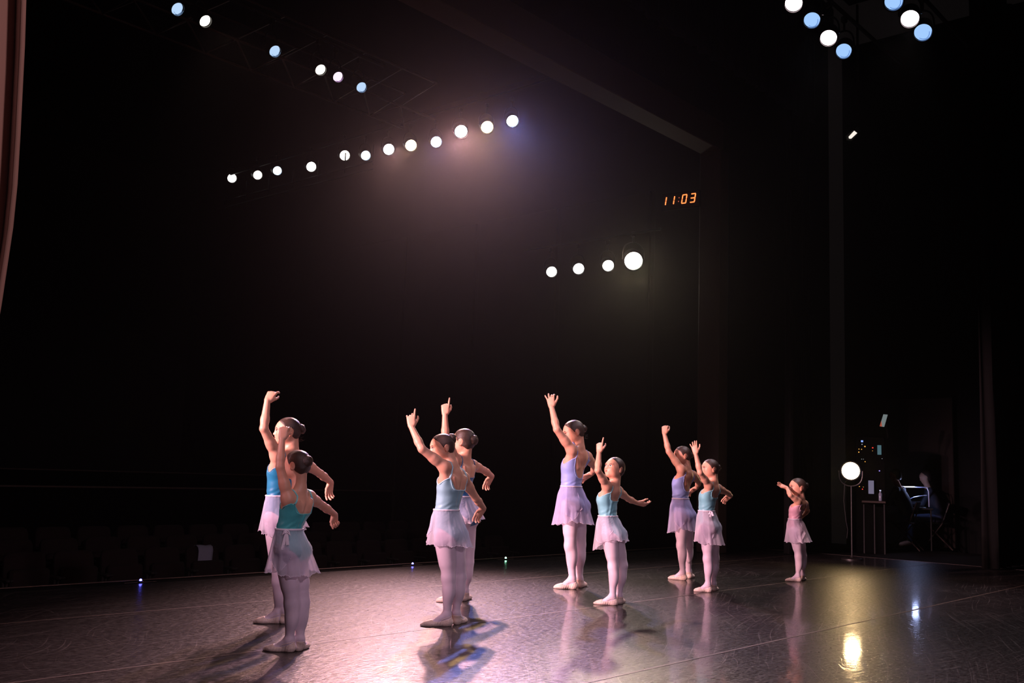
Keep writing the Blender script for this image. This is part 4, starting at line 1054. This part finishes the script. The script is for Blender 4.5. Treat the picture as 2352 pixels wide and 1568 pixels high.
    zz = zz+.003*np.sin(41*PSI+6*np.sin(7*PSI+fz))*np.clip((W-.85)/.15, 0, 1)-.006*fold*W**2
    Vv = np.concatenate([base+dirx[..., :2]*r[..., None], zz[..., None]], -1).reshape(-1, 3)
    ii, jj = np.meshgrid(np.arange(nu-1), np.arange(nv-1), indexing='ij')
    Qs = np.stack([ii*nv+jj, ii*nv+jj+1, (ii+1)*nv+jj+1, (ii+1)*nv+jj], -1).reshape(-1, 4)
    s_o = mesh_np('wrap_skirt', Vv, Qs, M_CHIF[sk.get('mat', 'white')], T)
    band = MB(); G = Vv.reshape(nu, nv, 3)
    band.tube([G[i, 0]+V3(0, 0, .002) for i in range(0, nu, 2)], .0035, 6, flat=1.6, up=(0, 0, 1)).build('waistband', M_CHIF['band'], s_o, smooth=True)
    hemt = MB(); hemt.tube([G[i, nv-1] for i in range(nu)], .0014, 4).build('hem_edging', M_CHIF['band'], s_o, smooth=True)
    if 'bow' in sk:
        bx = J(*sk['bow'][:2]); bd = sk['bow'][2]; i0 = int(np.argmin(np.linalg.norm(G[:, 0, :]-J(sk['bow'][0], sk['bow'][1], -.11), axis=1)))
        p0 = G[i0, 0]+unit(V3(*(G[i0, 0, :2]-wc[:2]), 0))*.006
        out = unit(V3(*(p0[:2]-wc[:2]), 0)); sdv = np.cross(up, out)
        m = MB()
        for s in (-1, 1):
            m.tube([p0, p0+sdv*s*.012-up*.008+out*.006, p0+sdv*s*.020-up*.025+out*.004, p0+sdv*s*.006-up*.016+out*.006, p0], [.004, .006, .008, .006, .003], 6)
            L_ = bd*random.uniform(.8, 1.1)
            m.tube([p0, p0-up*L_*.4+sdv*s*.006+out*.012, p0-up*L_+sdv*s*.014+out*.022], [.004, .009, .011], 6, flat=.25, up=out)
        m.build('ribbon_tie', M_CHIF['band'], s_o, smooth=True)
    return T
M_CHIF['band'] = mat_plain('chiffon_binding', (0.84, 0.72, 0.82), rough=0.6, noise=0.04)
# ------------------------------------------------------------------ clock, edge markers, wing equipment
M_LED = mat_emit('red_led', (1.0, .20, .05), 2.2); M_LEDD = mat_emit('dim_red_led', (.8, .15, .08), .8)
p0 = at(1527, 463, 15.2); r0_ = ray(1527, 463); r1_ = ray(1597, 454.5); p1 = CAM+r1_*(15.2*r0_[2]/r1_[2])
dx = unit(p1-p0); dz = V3(0, 0, 1); dn = unit(np.cross(dx, dz)); w_ = np.linalg.norm(p1-p0)
T = empty('digital_clock', (p0+p1)/2); tag(T, 'red digital clock showing 11:03 high beside the proscenium pillar', 'clock')
b = MB(); b.box((p0+p1)/2-dn*.05*np.sign(np.dot(dn, p0-CAM))*-1, (w_*1.25, .06, .26), axes=[dx, dn, dz], bevel=.01); b.build('case', M_BLACK, T)
nf_ = dn*(-1 if np.dot(dn, p0-CAM) > 0 else 1)*.02
def seg(m, x, on, h=.128, wd=.066):
    t = .0085; sl = .16
    pt = lambda u, v: p0+dx*(x+u*wd+v*h*sl)+dz*(v-.5)*h+nf_
    S = {'a': ((0, 1), (1, 1)), 'g': ((0, .5), (1, .5)), 'd': ((0, 0), (1, 0)), 'f': ((0, .54), (0, .96)), 'b': ((1, .54), (1, .96)), 'e': ((0, .04), (0, .46)), 'c': ((1, .04), (1, .46))}
    for k in on:
        a, c = S[k]; m.tube([pt(*a), pt(*c)], t, 6)
for x, on in ((-.045, 'bc'), (.075, 'bc'), (.255, 'abcdef'), (.380, 'abgcd')):
    m_ = MB(); seg(m_, x*w_/.447, on); m_.build('digit', M_LED, T, smooth=True)
for v in (.28, .72):
    m_ = MB(); c_ = p0+dx*(.205*w_/.447+v*.128*.16)+dz*(v-.5)*.128+nf_; m_.box(c_, (.014, .014, .014), bevel=.004); m_.build('colon_dot', M_LEDD, T)

for px, py, col, lb in ((323, 1335, (.10, .10, 1.0), 'tiny blue marker light on the stage edge at far left'), (957, 1297, (.12, .12, 1.0), 'tiny blue marker light on the stage edge behind the second pair'),
                        (1176, 1284, (.3, 1.0, .6), 'tiny green marker light on the stage edge left of the periwinkle girl'), (1357, 1274, (1.0, .75, .25), 'tiny yellow marker light on the stage edge between the middle pair')):
    g = ground(px, py+2); g[1] = 8.30; g = V3(g[0], 8.30, 0)
    T = empty('marker_light', g); tag(T, lb, 'light')
    b = MB(); b.lathe([(.028, 0), (.028, .006), (.02, .012), (.012, .014)], g, (0, 0, 1), 14, cap1=True); b.build('base', M_METAL, T, smooth=True)
    b = MB(); b.lathe([(.011, .012), (.011, .022), (.007, .029), (.0005, .031)], g, (0, 0, 1), 12); b.build('bulb', mat_emit('marker_bulb', col, 14), T, smooth=True)
    b = MB(); b.box(g+V3(0, 0, .0015), (.30, .012, .002)); b.build('marker_tape', M_RAIL, T)

# warm side light on a stand
gb = ground(1957, 1285); gb[2] = 0; dep = np.dot(gb-CAM, CF)
def atd(px, py, k=0.0):                      # a point straight above / beside the stand's place
    a = hray(1957); rr = ray(px, py); t = (np.dot(gb-CAM, a)+k)/np.dot(rr, a); return CAM+rr*t
T = empty('floor_lamp', gb); tag(T, 'dazzling warm side light on a thin floor stand in the right wing', 'stage light')
lc = atd(1954, 1081); aim = unit(V3(CAM[0], CAM[1], 1.0)-lc+V3(0, 1.0, 0)); R = 20*dep/FOC
b = MB(); b.lathe([(.15, 0), (.15, .015), (.12, .03), (.03, .035), (.022, .05)], gb, (0, 0, 1), 28); b.build('base', M_METAL, T, smooth=True)
b = MB(); b.tube([gb+V3(0, 0, .03), V3(gb[0], gb[1], lc[2]-.22)], .011, 10); b.build('pole', M_METAL, T, smooth=True)
b = MB(); b.lathe([(R*1.05, .02), (R*1.14, .02), (R*1.14, -.16), (R*.8, -.26), (0, -.28)], lc, aim, 28); b.build('lamp_body', M_CAN, T, smooth=True)
b = MB(); b.lathe([(R*math.cos(a), .0+R*.12*math.sin(a)) for a in np.linspace(0, 1.57, 7)], lc, aim, 32); b.build('lens', mat_emit('lens_amber_white', (1.0, .78, .42), 11), T, smooth=True)
sd_ = unit(np.cross(aim, V3(0, 0, 1))); b = MB(); b.tube([lc+sd_*R*1.3*math.cos(t)-V3(0, 0, 1)*.22*abs(math.sin(t))**.6 for t in np.linspace(0, math.pi, 15)], .009, 6); b.build('yoke', M_METAL, T, smooth=True)
b = MB(); b.tube([lc-aim*.2-V3(0, 0, .05), atd(1940, 1110), atd(1938, 1150), atd(1943, 1195), atd(1947, 1216), atd(1945, 1236)], .006, 6); b.build('cable', M_METAL, T, smooth=True)
spot('floor_lamp_beam', lc+aim*.06, lc+aim*5-V3(0, 0, .1), (1.0, .66, .30), 38, 120, .6, .09)

# stage manager's rack and desk
M_RACK = mat_plain('matt_black_rack', (.003, .003, .003), rough=.95, spec=.05)
M_DIM = mat_plain('dim_brown_metal', (.045, .028, .022), rough=.6, spec=.3)
ga = hray(2020); base = ground(2005, 1268); base[2] = 0; rdx = V3(ga[1], -ga[0], 0)
def atw(px, py, k=0.0):
    rr = ray(px, py); t = (np.dot(base-CAM, ga)+k)/np.dot(rr, ga); return CAM+rr*t
def face(m, x0, y0, x1, y1, k=0.0, th=.01):
    c = (atw(x0, y0, k)+atw(x1, y1, k))/2; m.box(c, (abs(np.dot(atw(x1, y1, k)-atw(x0, y0, k), rdx)), th, abs(atw(x0, y0, k)[2]-atw(x1, y1, k)[2])), axes=[rdx, ga, V3(0, 0, 1)], bevel=.002); return m
T = empty('control_rack', base); tag(T, 'tall black control rack with tiny coloured indicator lights behind the side light', 'rack')
m_ = MB(); c = (atw(1966, 1005, .3)+atw(2034, 1268, .3))/2; m_.box(c, (np.dot(atw(2034, 1200, .3)-atw(1966, 1200, .3), rdx), .5, abs(atw(2000, 1005, .3)[2]-atw(2000, 1268, .3)[2])), axes=[rdx, ga, V3(0, 0, 1)], bevel=.01); m_.build('cabinet', M_RACK, T)
E = {k: mat_emit('indicator_'+k, c_, s_) for k, c_, s_ in (('orange', (1, .45, .08), 1.2), ('red', (1, .05, .03), 1.2), ('blue', (.25, .4, 1), 1.1), ('white', (.8, .85, 1), .7), ('violet', (.4, .3, 1), .9), ('green', (.2, .9, .6), .5))}
for px, py, k_, w2 in ((1980, 1013, 'blue', 5), (1980, 1020, 'white', 2), (1986.6, 1025, 'orange', 3), (1973, 1031, 'orange', 2), (1979, 1031.5, 'orange', 2), (1972.6, 1038, 'orange', 2.5), (2004.5, 1028, 'red', 3),
                       (2004, 1035, 'orange', 1.5), (1979, 1054, 'white', 1.5), (1983, 1054, 'white', 1.3), (1987, 1060, 'orange', 2), (1974, 1117, 'orange', 2), (1983, 1118, 'orange', 1.5), (1981, 1123, 'red', 2.5), (2020, 1081, 'violet', 3), (2026, 1053, 'white', 1.5)):
    m_ = MB(); face(m_, px-w2/2, py-w2*.4, px+w2/2, py+w2*.4, .02, .02); m_.build('indicator', E[k_], T)
m_ = MB(); face(m_, 2015, 1022, 2024.5, 1044, .02, .02); m_.build('meter_screen', mat_emit('teal_screen', (.06, .16, .19), .7), T)
m_ = MB(); q0, q1, q2, q3 = atw(2029, 951), atw(2039, 952), atw(2031, 980), atw(2020.5, 978.5)
m_.add([q0, q1, q2, q3, q0+ga*.02, q1+ga*.02, q2+ga*.02, q3+ga*.02], [(3, 2, 1, 0), (4, 5, 6, 7), (0, 1, 5, 4), (1, 2, 6, 5), (2, 3, 7, 6), (3, 0, 4, 7)])
scr_ = m_.build('monitor', mat_emit('monitor_picture', (.16, .20, .20), .9)); tag(scr_, 'small tilted lit monitor high above the control rack', 'monitor')
scr_['kind'] = 'thing'
m_ = MB(); q4, q5, q6 = atw(2024, 966, -.01), atw(2020.5, 978.5, -.01), atw(2026, 979, -.01); m_.add([q4, q5, q6, q4+ga*.005, q5+ga*.005, q6+ga*.005], [(0, 1, 2), (5, 4, 3)]); o = m_.build('red_picture_area', mat_emit('monitor_red', (.45, .08, .04), .8), scr_)
m_ = MB(); m_.tube([atw(2032, 960, .02), atw(2040, 1005, .3)], .012, 6); m_.build('bracket', M_METAL, scr_)
m_ = MB(); face(m_, 1994.3, 1103, 2007.5, 1134, -.02, .004); o = m_.build('note_sheet', mat_emit('note_painted_glow', (.22, .21, .33), .55)); tag(o, 'small pale note on the control rack front, lamplight painted as glow', 'screen')  # the sheet emits: lamplight falling on it is put in as glow
T = empty('desk', base); tag(T, 'narrow dark stage manager desk in front of the control rack', 'desk')
m_ = MB(); m_.box((atw(1980, 1152, -.2)+atw(2034, 1152, -.2))/2, (np.dot(atw(2034, 1152)-atw(1980, 1152), rdx), .45, .03), axes=[rdx, ga, V3(0, 0, 1)], bevel=.005); m_.build('desk_top', M_DIM, T)
for px in (1984, 2008, 2031):
    q = atw(px, 1155, -.36); m_ = MB(); m_.tube([V3(q[0], q[1], .0), V3(q[0], q[1], q[2]-.02)], .014, 8); m_.build('leg', M_METAL, T, smooth=True)
zt_ = atw(2022, 1152, -.2)[2]+.015
q = atw(2022, 1140, -.2); T = empty('water_bottle', (q[0], q[1], zt_)); tag(T, 'half-lit clear water bottle on the stage manager desk', 'bottle')
m_ = MB(); m_.lathe([(.024, 0), (.026, .01), (.026, .11), (.010, .14), (.010, .155)], (q[0], q[1], zt_), (0, 0, 1), 16, cap0=True, cap1=True); m_.build('bottle_body', mat_plain('cloudy_plastic', (.3, .32, .42), rough=.2), T, smooth=True)
m_ = MB(); m_.lathe([(.013, .155), (.013, .172)], (q[0], q[1], zt_), (0, 0, 1), 14, cap0=True, cap1=True); m_.build('cap', mat_emit('cap_painted_glow', (.7, .75, 1), .8), T)  # cap is no lamp; its bright spot is painted with emission

# work table with a strip lamp, bent-arm lamp and papers
gbase = ground(2112, 1262); gbase[2] = 0
def atx(px, py, k=0.0):
    rr = ray(px, py); t = (np.dot(gbase-CAM, ga)+k)/np.dot(rr, ga); return CAM+rr*t
T = empty('strip_lamp', atx(2100, 1117)); tag(T, 'bright blue-white strip lamp over the table at far right', 'lamp')
m_ = MB(); m_.tube([atx(2068.5, 1117.5), atx(2101, 1117.8)], .009, 10); m_.build('tube', mat_emit('blue_white_tube', (.62, .66, 1.0), 3), T, smooth=True)
m_ = MB(); m_.tube([atx(2101, 1117.8), atx(2129, 1119)], .010, 8); m_.build('holder', mat_plain('grey_holder', (.25, .25, .35), rough=.4), T, smooth=True)
m_ = MB(); m_.tube([atx(2129, 1119), atx(2133, 1128), atx(2134, 1164)], .010, 8); m_.build('post', mat_plain('pale_post', (.5, .5, .6), rough=.4), T, smooth=True)
lp = bpy.data.lights.new('strip_lamp_glow', 'POINT'); lp.energy = 3.5; lp.color = (.45, .55, 1); lp.shadow_soft_size = .05; lo_ = bpy.data.objects.new('strip_lamp_glow', lp); COL.objects.link(lo_); lo_.location = Vector(atx(2098, 1122, -.05))
T = empty('desk_lamp', atx(2089, 1150)); tag(T, 'curved-arm desk lamp edge-lit blue beneath the strip lamp', 'lamp')
m_ = MB(); m_.tube([atx(2089, 1150), atx(2091, 1145), atx(2099, 1141.5), atx(2115, 1138.5), atx(2129, 1137)], .008, 8); m_.build('arm', mat_plain('shiny_arm', (.55, .58, .8), rough=.25, metal=.5), T, smooth=True)
m_ = MB(); m_.lathe([(.012, -.05), (.028, 0), (.030, .02)], atx(2089, 1152), (0, 0, -1), 16); m_.build('lamp_head', M_METAL, T, smooth=True)
T = empty('work_table', gbase); tag(T, 'small dark table with papers under the strip lamp', 'table')
m_ = MB(); m_.box((atx(2100, 1168)+atx(2138, 1168))/2, (np.dot(atx(2142, 1168)-atx(2096, 1168), rdx), .5, .025), axes=[rdx, ga, V3(0, 0, 1)], bevel=.004); m_.build('table_top', M_CAN, T)
for px in (2098, 2138):
    for k_ in (-.2, .2):
        q = atx(px, 1168, k_); m_ = MB(); m_.tube([V3(q[0], q[1], 0), V3(q[0], q[1], atx(2100, 1168)[2]-.012)], .012, 8); m_.build('leg', M_METAL, T, smooth=True)
ztab = atx(2100, 1168)[2]+.0125
for i, (px, w2, d2, h2, lb) in enumerate(((2108, .035, .06, .085, 'small upright white box on the table under the strip lamp'), (2116, .15, .2, .02, 'flat white stack of papers on the table under the strip lamp'))):
    q = atx(px, 1168, -.1+.12*i); m_ = MB(); m_.box((q[0], q[1], ztab+h2/2), (w2, d2, h2), axes=[rdx, ga, V3(0, 0, 1)], bevel=.002); o = m_.build('paper_box' if i == 0 else 'paper_stack', mat_plain('bluish_paper', (.6, .62, .75), rough=.8)); tag(o, lb, 'box' if i == 0 else 'papers')

# folding chairs
def folding_chair(g0, face_dir, label):
    f = unit(face_dir); s = np.cross(f, V3(0, 0, 1)); T = empty('folding_chair', g0); tag(T, label, 'chair')
    for k in (-1, 1):
        m_ = MB(); m_.tube([g0+s*k*.21+f*.22, g0+s*k*.21-f*.10+V3(0, 0, .45), g0+s*k*.20-f*.22+V3(0, 0, .80)], .011, 8); m_.build('leg', M_DIM, T, smooth=True)
        m_ = MB(); m_.tube([g0+s*k*.18-f*.26, g0+s*k*.18+f*.16+V3(0, 0, .44)], .011, 8); m_.build('leg', M_DIM, T, smooth=True)
    m_ = MB(); m_.box(g0+V3(0, 0, .455), (.38, .38, .03), axes=[s, f, V3(0, 0, 1)], bevel=.012); m_.build('seat', M_CAN, T, smooth=True)
    m_ = MB(); m_.box(g0-f*.20+V3(0, 0, .74), (.38, .02, .16), axes=[s, unit(f+V3(0, 0, .25)), unit(V3(0, 0, 1)-f*.25)], bevel=.008); m_.build('backrest', M_CAN, T, smooth=True)
    m_ = MB(); m_.tube([g0+s*.21+f*.12+V3(0, 0, .12), g0-s*.21+f*.12+V3(0, 0, .12)], .008, 6); m_.build('crossbar', M_DIM, T, smooth=True)
    return T
c1 = ground(2080, 1262); c1[2] = 0; folding_chair(c1, -rdx*1.0+ga*.2, 'dim folding chair in front of the control rack desk')
c2 = ground(2150, 1260); c2[2] = 0; folding_chair(c2, -rdx, 'dim folding chair at the far right by the strip lamp')
# seated crew members, barely lit
M_DARKCL = mat_plain('dark_clothes', (.018, .020, .035), rough=.85); M_JEANS = mat_plain('dark_jeans', (.05, .07, .14), rough=.85)
def crew(g0, f, label, S=.205, hands=V3(.45, 0, .78)):
    f = unit(f); s = np.cross(f, V3(0, 0, 1)); up = V3(0, 0, 1); X, Y, Z = s, unit(f-up*.35), unit(up+f*.35)
    T = empty('seated_person', g0); tag(T, label, 'person')
    hip = g0+up*.54-f*.02; ch = hip+up*.36+f*.08; nk = ch+up*.16+f*.03; hd = nk+up*.19+f*.07
    B = Field(); B.sweep([(hip-up*.06, .16, .11), (hip+up*.1, .145, .10), (ch, .16, .11), (nk-up*.02, .11, .07)], s, f, k=.03)
    B.cone(nk-up*.04, hd-up*.06, .055, .05, k=.03); head_ops(B, hd, X, Y, Z, S)
    C = Field(); C.sweep([(hip-up*.08, .175, .125), (hip+up*.1, .16, .115), (ch, .178, .125), (nk-up*.03, .12, .08)], s, f, k=.03)
    J_ = Field()
    for k in (-1, 1):
        sh = nk-up*.05+s*k*.16; el = sh-up*.24+f*.12+s*k*.04; wr = g0+f*hands[0]+s*k*.10+up*hands[2]
        B.cone(sh, el, .042, .034, k=.03); B.cone(el, wr, .034, .024, k=.02)
        C.cone(nk-up*.06, sh, .055, .05, k=.04); C.cone(sh, el, .054, .046, k=.03); C.cone(el, el*.3+wr*.7, .046, .036, k=.02)
        dd_ = unit(wr-el); hand(B, wr, dd_, unit(np.cross(dd_, up))*(-k), -up, .17, RELAX)
        kn = hip+f*.42+s*k*.10-up*.02; an = V3(kn[0], kn[1], .09)+f*.03
        J_.cone(hip+s*k*.09, kn, .085, .062, k=.04); J_.cone(kn, an, .060, .042, k=.02)
        B.cone(an, an+f*.15-up*.05, .045, .035, k=.02); B.cone(hip+s*k*.09, kn, .07, .05, k=.03); B.cone(kn, an, .05, .035, k=.02)
    def go(F_, h, nm, mt, col=False):
        lo, hi = F_.bounds(.03); D, ax = F_.grid(lo, hi, h); D = np.maximum(D, .004-ax[2][None, None, :]); V, Q = surface_nets(D, ax)
        return mesh_np(nm, V, Q, mt, T, col=np.ones((len(V), 4)) if col else None)
    go(B, .008, 'body', M_SKIN, True); go(C, .010, 'top', M_DARKCL); go(J_, .010, 'trousers', M_JEANS)
    H_ = Field(); p = lambda x, y, z: hd+(X*x+Y*y+Z*z)*S
    H_.ell(p(0, -.12, .13), (.39*S, .43*S, .40*S), ax=[X, Y, Z]); H_.ell(p(0, -.22, -.15), (.33*S, .30*S, .35*S), ax=[X, Y, Z], k=.03)
    lo, hi = H_.bounds(.03); D, ax = H_.grid(lo, hi, .006); GX, GY, GZ = np.meshgrid(*ax, indexing='ij')
    ly = ((GX-hd[0])*Y[0]+(GY-hd[1])*Y[1]+(GZ-hd[2])*Y[2])/S; lz = ((GX-hd[0])*Z[0]+(GY-hd[1])*Z[1]+(GZ-hd[2])*Z[2])/S
    D = np.maximum(D, (np.interp(ly, [-.6, -.1, 0, .15, .3, .4], [-.6, -.4, 0, .12, .28, .5])-lz)*S*.8); V, Q = surface_nets(D, ax)
    mesh_np('hair', V, Q, M_HAIR, T, col=np.concatenate([V*40, np.ones((len(V), 1))], 1))
# measured positions in the photograph (pixels of the 2352 x 1568 frame)
PH = -1
cast = [
 dict(seed=1, H=1.34, phi=34, label='girl in a dark petrol-blue leotard, tallest at far left, half hidden behind a smaller girl', leo='petrol',
   feet=[(583, 1431), (652, 1431), (676, 1424), (655, 1430)], anL=(641, 1408), knL=(641, 1335), anR=(658, 1404), knR=(660, 1333),
   hip=(644, 1190), waist=(642, 1136), chest=(649, 1080), neck=(671, 1040), shL=(636, 1047), shR=(692, 1058),
   elL=(606, 984), wrL=(614, 921), elR=(736, 1088), wrR=(760, 1107),
   handL=((.35, .75, .45), (.75, -.3, -.3), dict(FIST, curl=[(25, 25, 12), (50, 60, 40), (60, 70, 45), (66, 74, 45)], spread=[4, 0, -2, -5])),
   handR=((-.1, -.85, .2), (-.8, -.2, -.5), RELAX), head=(659, 989), hs=62, hyaw=6, hpitch=3, bun=(-.52, .12, .19), wisps=True,
   nk=(0.61, 0.45),
   skirt=dict(waist=(643, 1139), hem=(1208, 1236, 1218, 1215), x=(598, 704), edge=200, folds=12, mat='white')),
 dict(seed=2, H=1.15, phi=36, label='smallest front girl in a green-teal leotard, face turned away, skirt tied at the back', leo='teal',
   feet=[(605, 1494), (678, 1497), (706, 1485), (685, 1494)], anL=(664, 1468), knL=(669, 1386), anR=(690, 1472), knR=(694, 1382),
   hip=(669, 1264), waist=(665, 1212), chest=(679, 1170), neck=(684, 1126), shL=(662, 1146), shR=(709, 1140),
   elL=(643, 1072), wrL=(648, 1008), elR=(742, 1162), wrR=(769, 1181),
   handL=((.10, .95, .15), (.9, -.1, -.2), FIST), handR=((.0, -.8, .3), (-.8, -.2, -.5), FIST), head=(681, 1066), hs=66, hyaw=-38, hpitch=4, bun=(-.46, .16, .20),
   nk=(0.62, 0.48), lightstrap=True, strapr=.005,
   skirt=dict(waist=(665, 1215), hem=(1312, 1324, 1308, 1312), x=(612, 730), edge=95, folds=10, mat='white', bow=(662, 1214, .10))),
 dict(seed=3, H=1.31, phi=33, label='girl in a pale grey-blue leotard pointing one finger up, second group from left, in front', leo='greyblue',
   feet=[(966, 1438), (1040, 1437), (1069, 1427), (1048, 1434)], anL=(1026, 1413), knL=(1029, 1326), anR=(1044, 1418), knR=(1055, 1324),
   hip=(1032, 1228), waist=(1027, 1169), chest=(1036, 1117), neck=(1042, 1068), shL=(1022, 1072), shR=(1063, 1096),
   elL=(969, 1031), wrL=(945, 980), elR=(1093, 1144), wrR=(1111, 1167),
   handL=((-.10, .95, .25), (.95, .1, -.1), POINT_SOFT), handR=((-.55, -.75, .0), (-.6, .5, -.5), RELAX), head=(1014, 1026), hs=60, hyaw=14, hpitch=-6, bun=(-.44, .30, .19), net=True,
   nk=(0.66, 0.52), lightstrap=True, strapr=.0065, trimr=.004,
   skirt=dict(waist=(1027, 1171), hem=(1255, 1254, 1247, 1262), x=(982, 1082), edge=150, folds=9, mat='white')),
 dict(seed=4, H=1.42, phi=31, label='girl in a deep blue leotard standing behind the grey-blue girl, pointing up', leo='deepblue',
   feet=[(1003, 1382), (1058, 1383), (1078, 1374), (1062, 1381)], anL=(1048, 1362), knL=(1052, 1292), anR=(1068, 1365), knR=(1074, 1290),
   hip=(1064, 1188), waist=(1056, 1138), chest=(1060, 1090), neck=(1064, 1048), shL=(1047, 1056), shR=(1085, 1068),
   elL=(1023, 1008), wrL=(1022, 952), elR=(1112, 1080), wrR=(1130, 1093),
   handL=((.0, .97, .2), (.95, -.1, -.1), FIST_POINT), handR=((-.45, -.75, .1), (-.6, .3, -.5), RELAX), head=(1064, 1012), hs=57, hyaw=-34, hpitch=5, bun=(-.52, .10, .19),
   nk=(0.62, 0.55),
   skirt=dict(waist=(1057, 1140), hem=(1192, 1203, 1195, 1195), x=(1012, 1106), edge=330, folds=12, mat='white')),
 dict(seed=5, H=1.58, phi=27, label='tall girl in a periwinkle low-backed leotard, eyes lowered, centre of the line', leo='lilac',
   feet=[(1272, 1351), (1328, 1353), (1342, 1345), (1328, 1351)], anL=(1313, 1332), knL=(1309, 1253), anR=(1328, 1334), knR=(1332, 1250),
   hip=(1318, 1160), waist=(1312, 1114), chest=(1316, 1070), neck=(1330, 1026), shL=(1313, 1033), shR=(1348, 1048),
   elL=(1279, 986), wrL=(1267, 935), elR=(1367, 1073), wrR=(1360, 1087),
   handL=((-.15, .85, .3), (.9, .2, -.2), dict(OPEN, curl=[(20, 30, 20), (26, 34, 20), (12, 14, 10), (0, 6, 4)])), handR=((-.8, -.5, .1), (-.1, .6, -.7), OPEN), head=(1316, 991), hs=52, hyaw=12, hpitch=-12, bun=(-.50, .06, .17), eye=.25, wisps=True,
   nk=(0.64, 0.22),
   skirt=dict(waist=(1312, 1117), hem=(1204, 1200, 1204, 1206), x=(1269, 1361), edge=60, folds=13, mat='lilac')),
 dict(seed=6, H=1.23, phi=25, label='girl in a turquoise leotard looking up towards her pointing finger, face seen most fully', leo='aqua',
   feet=[(1364, 1387), (1420, 1390), (1430, 1382), (1420, 1388)], anL=(1405, 1366), knL=(1408, 1300), anR=(1421, 1371), knR=(1429, 1298),
   hip=(1407, 1226), waist=(1396, 1182), chest=(1394, 1146), neck=(1408, 1114), shL=(1394, 1116), shR=(1420, 1127),
   elL=(1373, 1080), wrL=(1376, 1038), elR=(1443, 1145), wrR=(1464, 1155),
   handL=((.05, .95, .15), (.8, -.2, -.4), FIST_POINT), handR=((.85, -.15, .2), (-.3, .5, -.7), RELAX), head=(1411, 1074), hs=50, hyaw=40, hpitch=17, bun=(-.46, .10, .16),
   nk=(0.66, 0.52),
   skirt=dict(waist=(1396, 1185), hem=(1240, 1240, 1262, 1262), x=(1369, 1441), edge=85, folds=9, mat='white', over=1.2)),
 dict(seed=7, H=1.38, phi=25, label='girl in a periwinkle leotard with a raised fist, right-hand pair, in the rear', leo='lilac',
   feet=[(1535, 1329), (1578, 1333), (1590, 1325), (1577, 1331)], anL=(1567, 1312), knL=(1564, 1252), anR=(1579, 1314), knR=(1581, 1250),
   hip=(1571, 1184), waist=(1563, 1143), chest=(1565, 1109), neck=(1576, 1074), shL=(1565, 1078), shR=(1591, 1090),
   elL=(1536, 1037), wrL=(1526, 996), elR=(1605, 1107), wrR=(1600, 1120),
   handL=((.05, .95, .15), (.9, -.1, -.2), FIST), handR=((-.8, -.5, .0), (-.1, .6, -.7), RELAX), head=(1566, 1045), hs=42, hyaw=14, hpitch=2, bun=(-.50, .05, .17),
   nk=(0.7, 0.24),
   skirt=dict(waist=(1563, 1145), hem=(1222, 1216, 1223, 1222), x=(1534, 1602), edge=70, folds=12, mat='lilac')),
 dict(seed=8, H=1.22, phi=22, label='girl in a light aqua leotard with an open raised hand, right-hand pair, in front', leo='aqua',
   feet=[(1596, 1358), (1636, 1360), (1645, 1354), (1636, 1359)], anL=(1626, 1340), knL=(1625, 1283), anR=(1637, 1344), knR=(1641, 1282),
   hip=(1629, 1211), waist=(1623, 1171), chest=(1626, 1139), neck=(1637, 1109), shL=(1628, 1114), shR=(1649, 1121),
   elL=(1608, 1085), wrL=(1598, 1042), elR=(1670, 1131), wrR=(1679, 1138),
   handL=((-.2, .95, .15), (.9, .2, -.2), OPEN), handR=((-.75, -.55, .0), (-.4, .6, -.5), RELAX), head=(1630, 1075), hs=42, hyaw=22, hpitch=4, bun=(-.51, .10, .16),
   nk=(0.68, 0.52), lightstrap=True,
   skirt=dict(waist=(1623, 1173), hem=(1250, 1251, 1240, 1245), x=(1596, 1661), edge=60, folds=9, mat='pinkish', bow=(1640, 1173, .05))),
 dict(seed=9, H=1.10, phi=20, label='little girl in a pink leotard standing alone at the right end', leo='pink',
   feet=[(1804, 1334), (1841, 1336), (1847, 1331), (1840, 1335)], anL=(1832, 1320), knL=(1834, 1278), anR=(1842, 1321), knR=(1844, 1277),
   hip=(1829, 1218), waist=(1826, 1190), chest=(1829, 1168), neck=(1839, 1144), shL=(1833, 1151), shR=(1848, 1156),
   elL=(1815, 1137), wrL=(1808, 1120), elR=(1855, 1173), wrR=(1844, 1185), wRs=-1, dmax=.5,
   handL=((-.93, .35, -.1), (.1, -.6, -.6), OPEN), handR=((-.8, -.6, .0), (-.1, .6, -.7), RELAX), head=(1831, 1118), hs=41, hyaw=22, hpitch=3, bun=(-.52, .14, .16),
   nk=(0.68, 0.52), lightstrap=True, strapr=.0045,
   skirt=dict(waist=(1826, 1192), hem=(1243, 1247, 1243, 1243), x=(1804, 1862), edge=50, folds=9, mat='pinkish')),
]
crew(c1, -rdx*1.0+ga*.35, 'seated crew member in dark clothes, head bowed, before the control rack')
crew(c2, -rdx, 'seated crew member in jeans under the strip lamp at far right')
for _p in cast: dancer(_p)
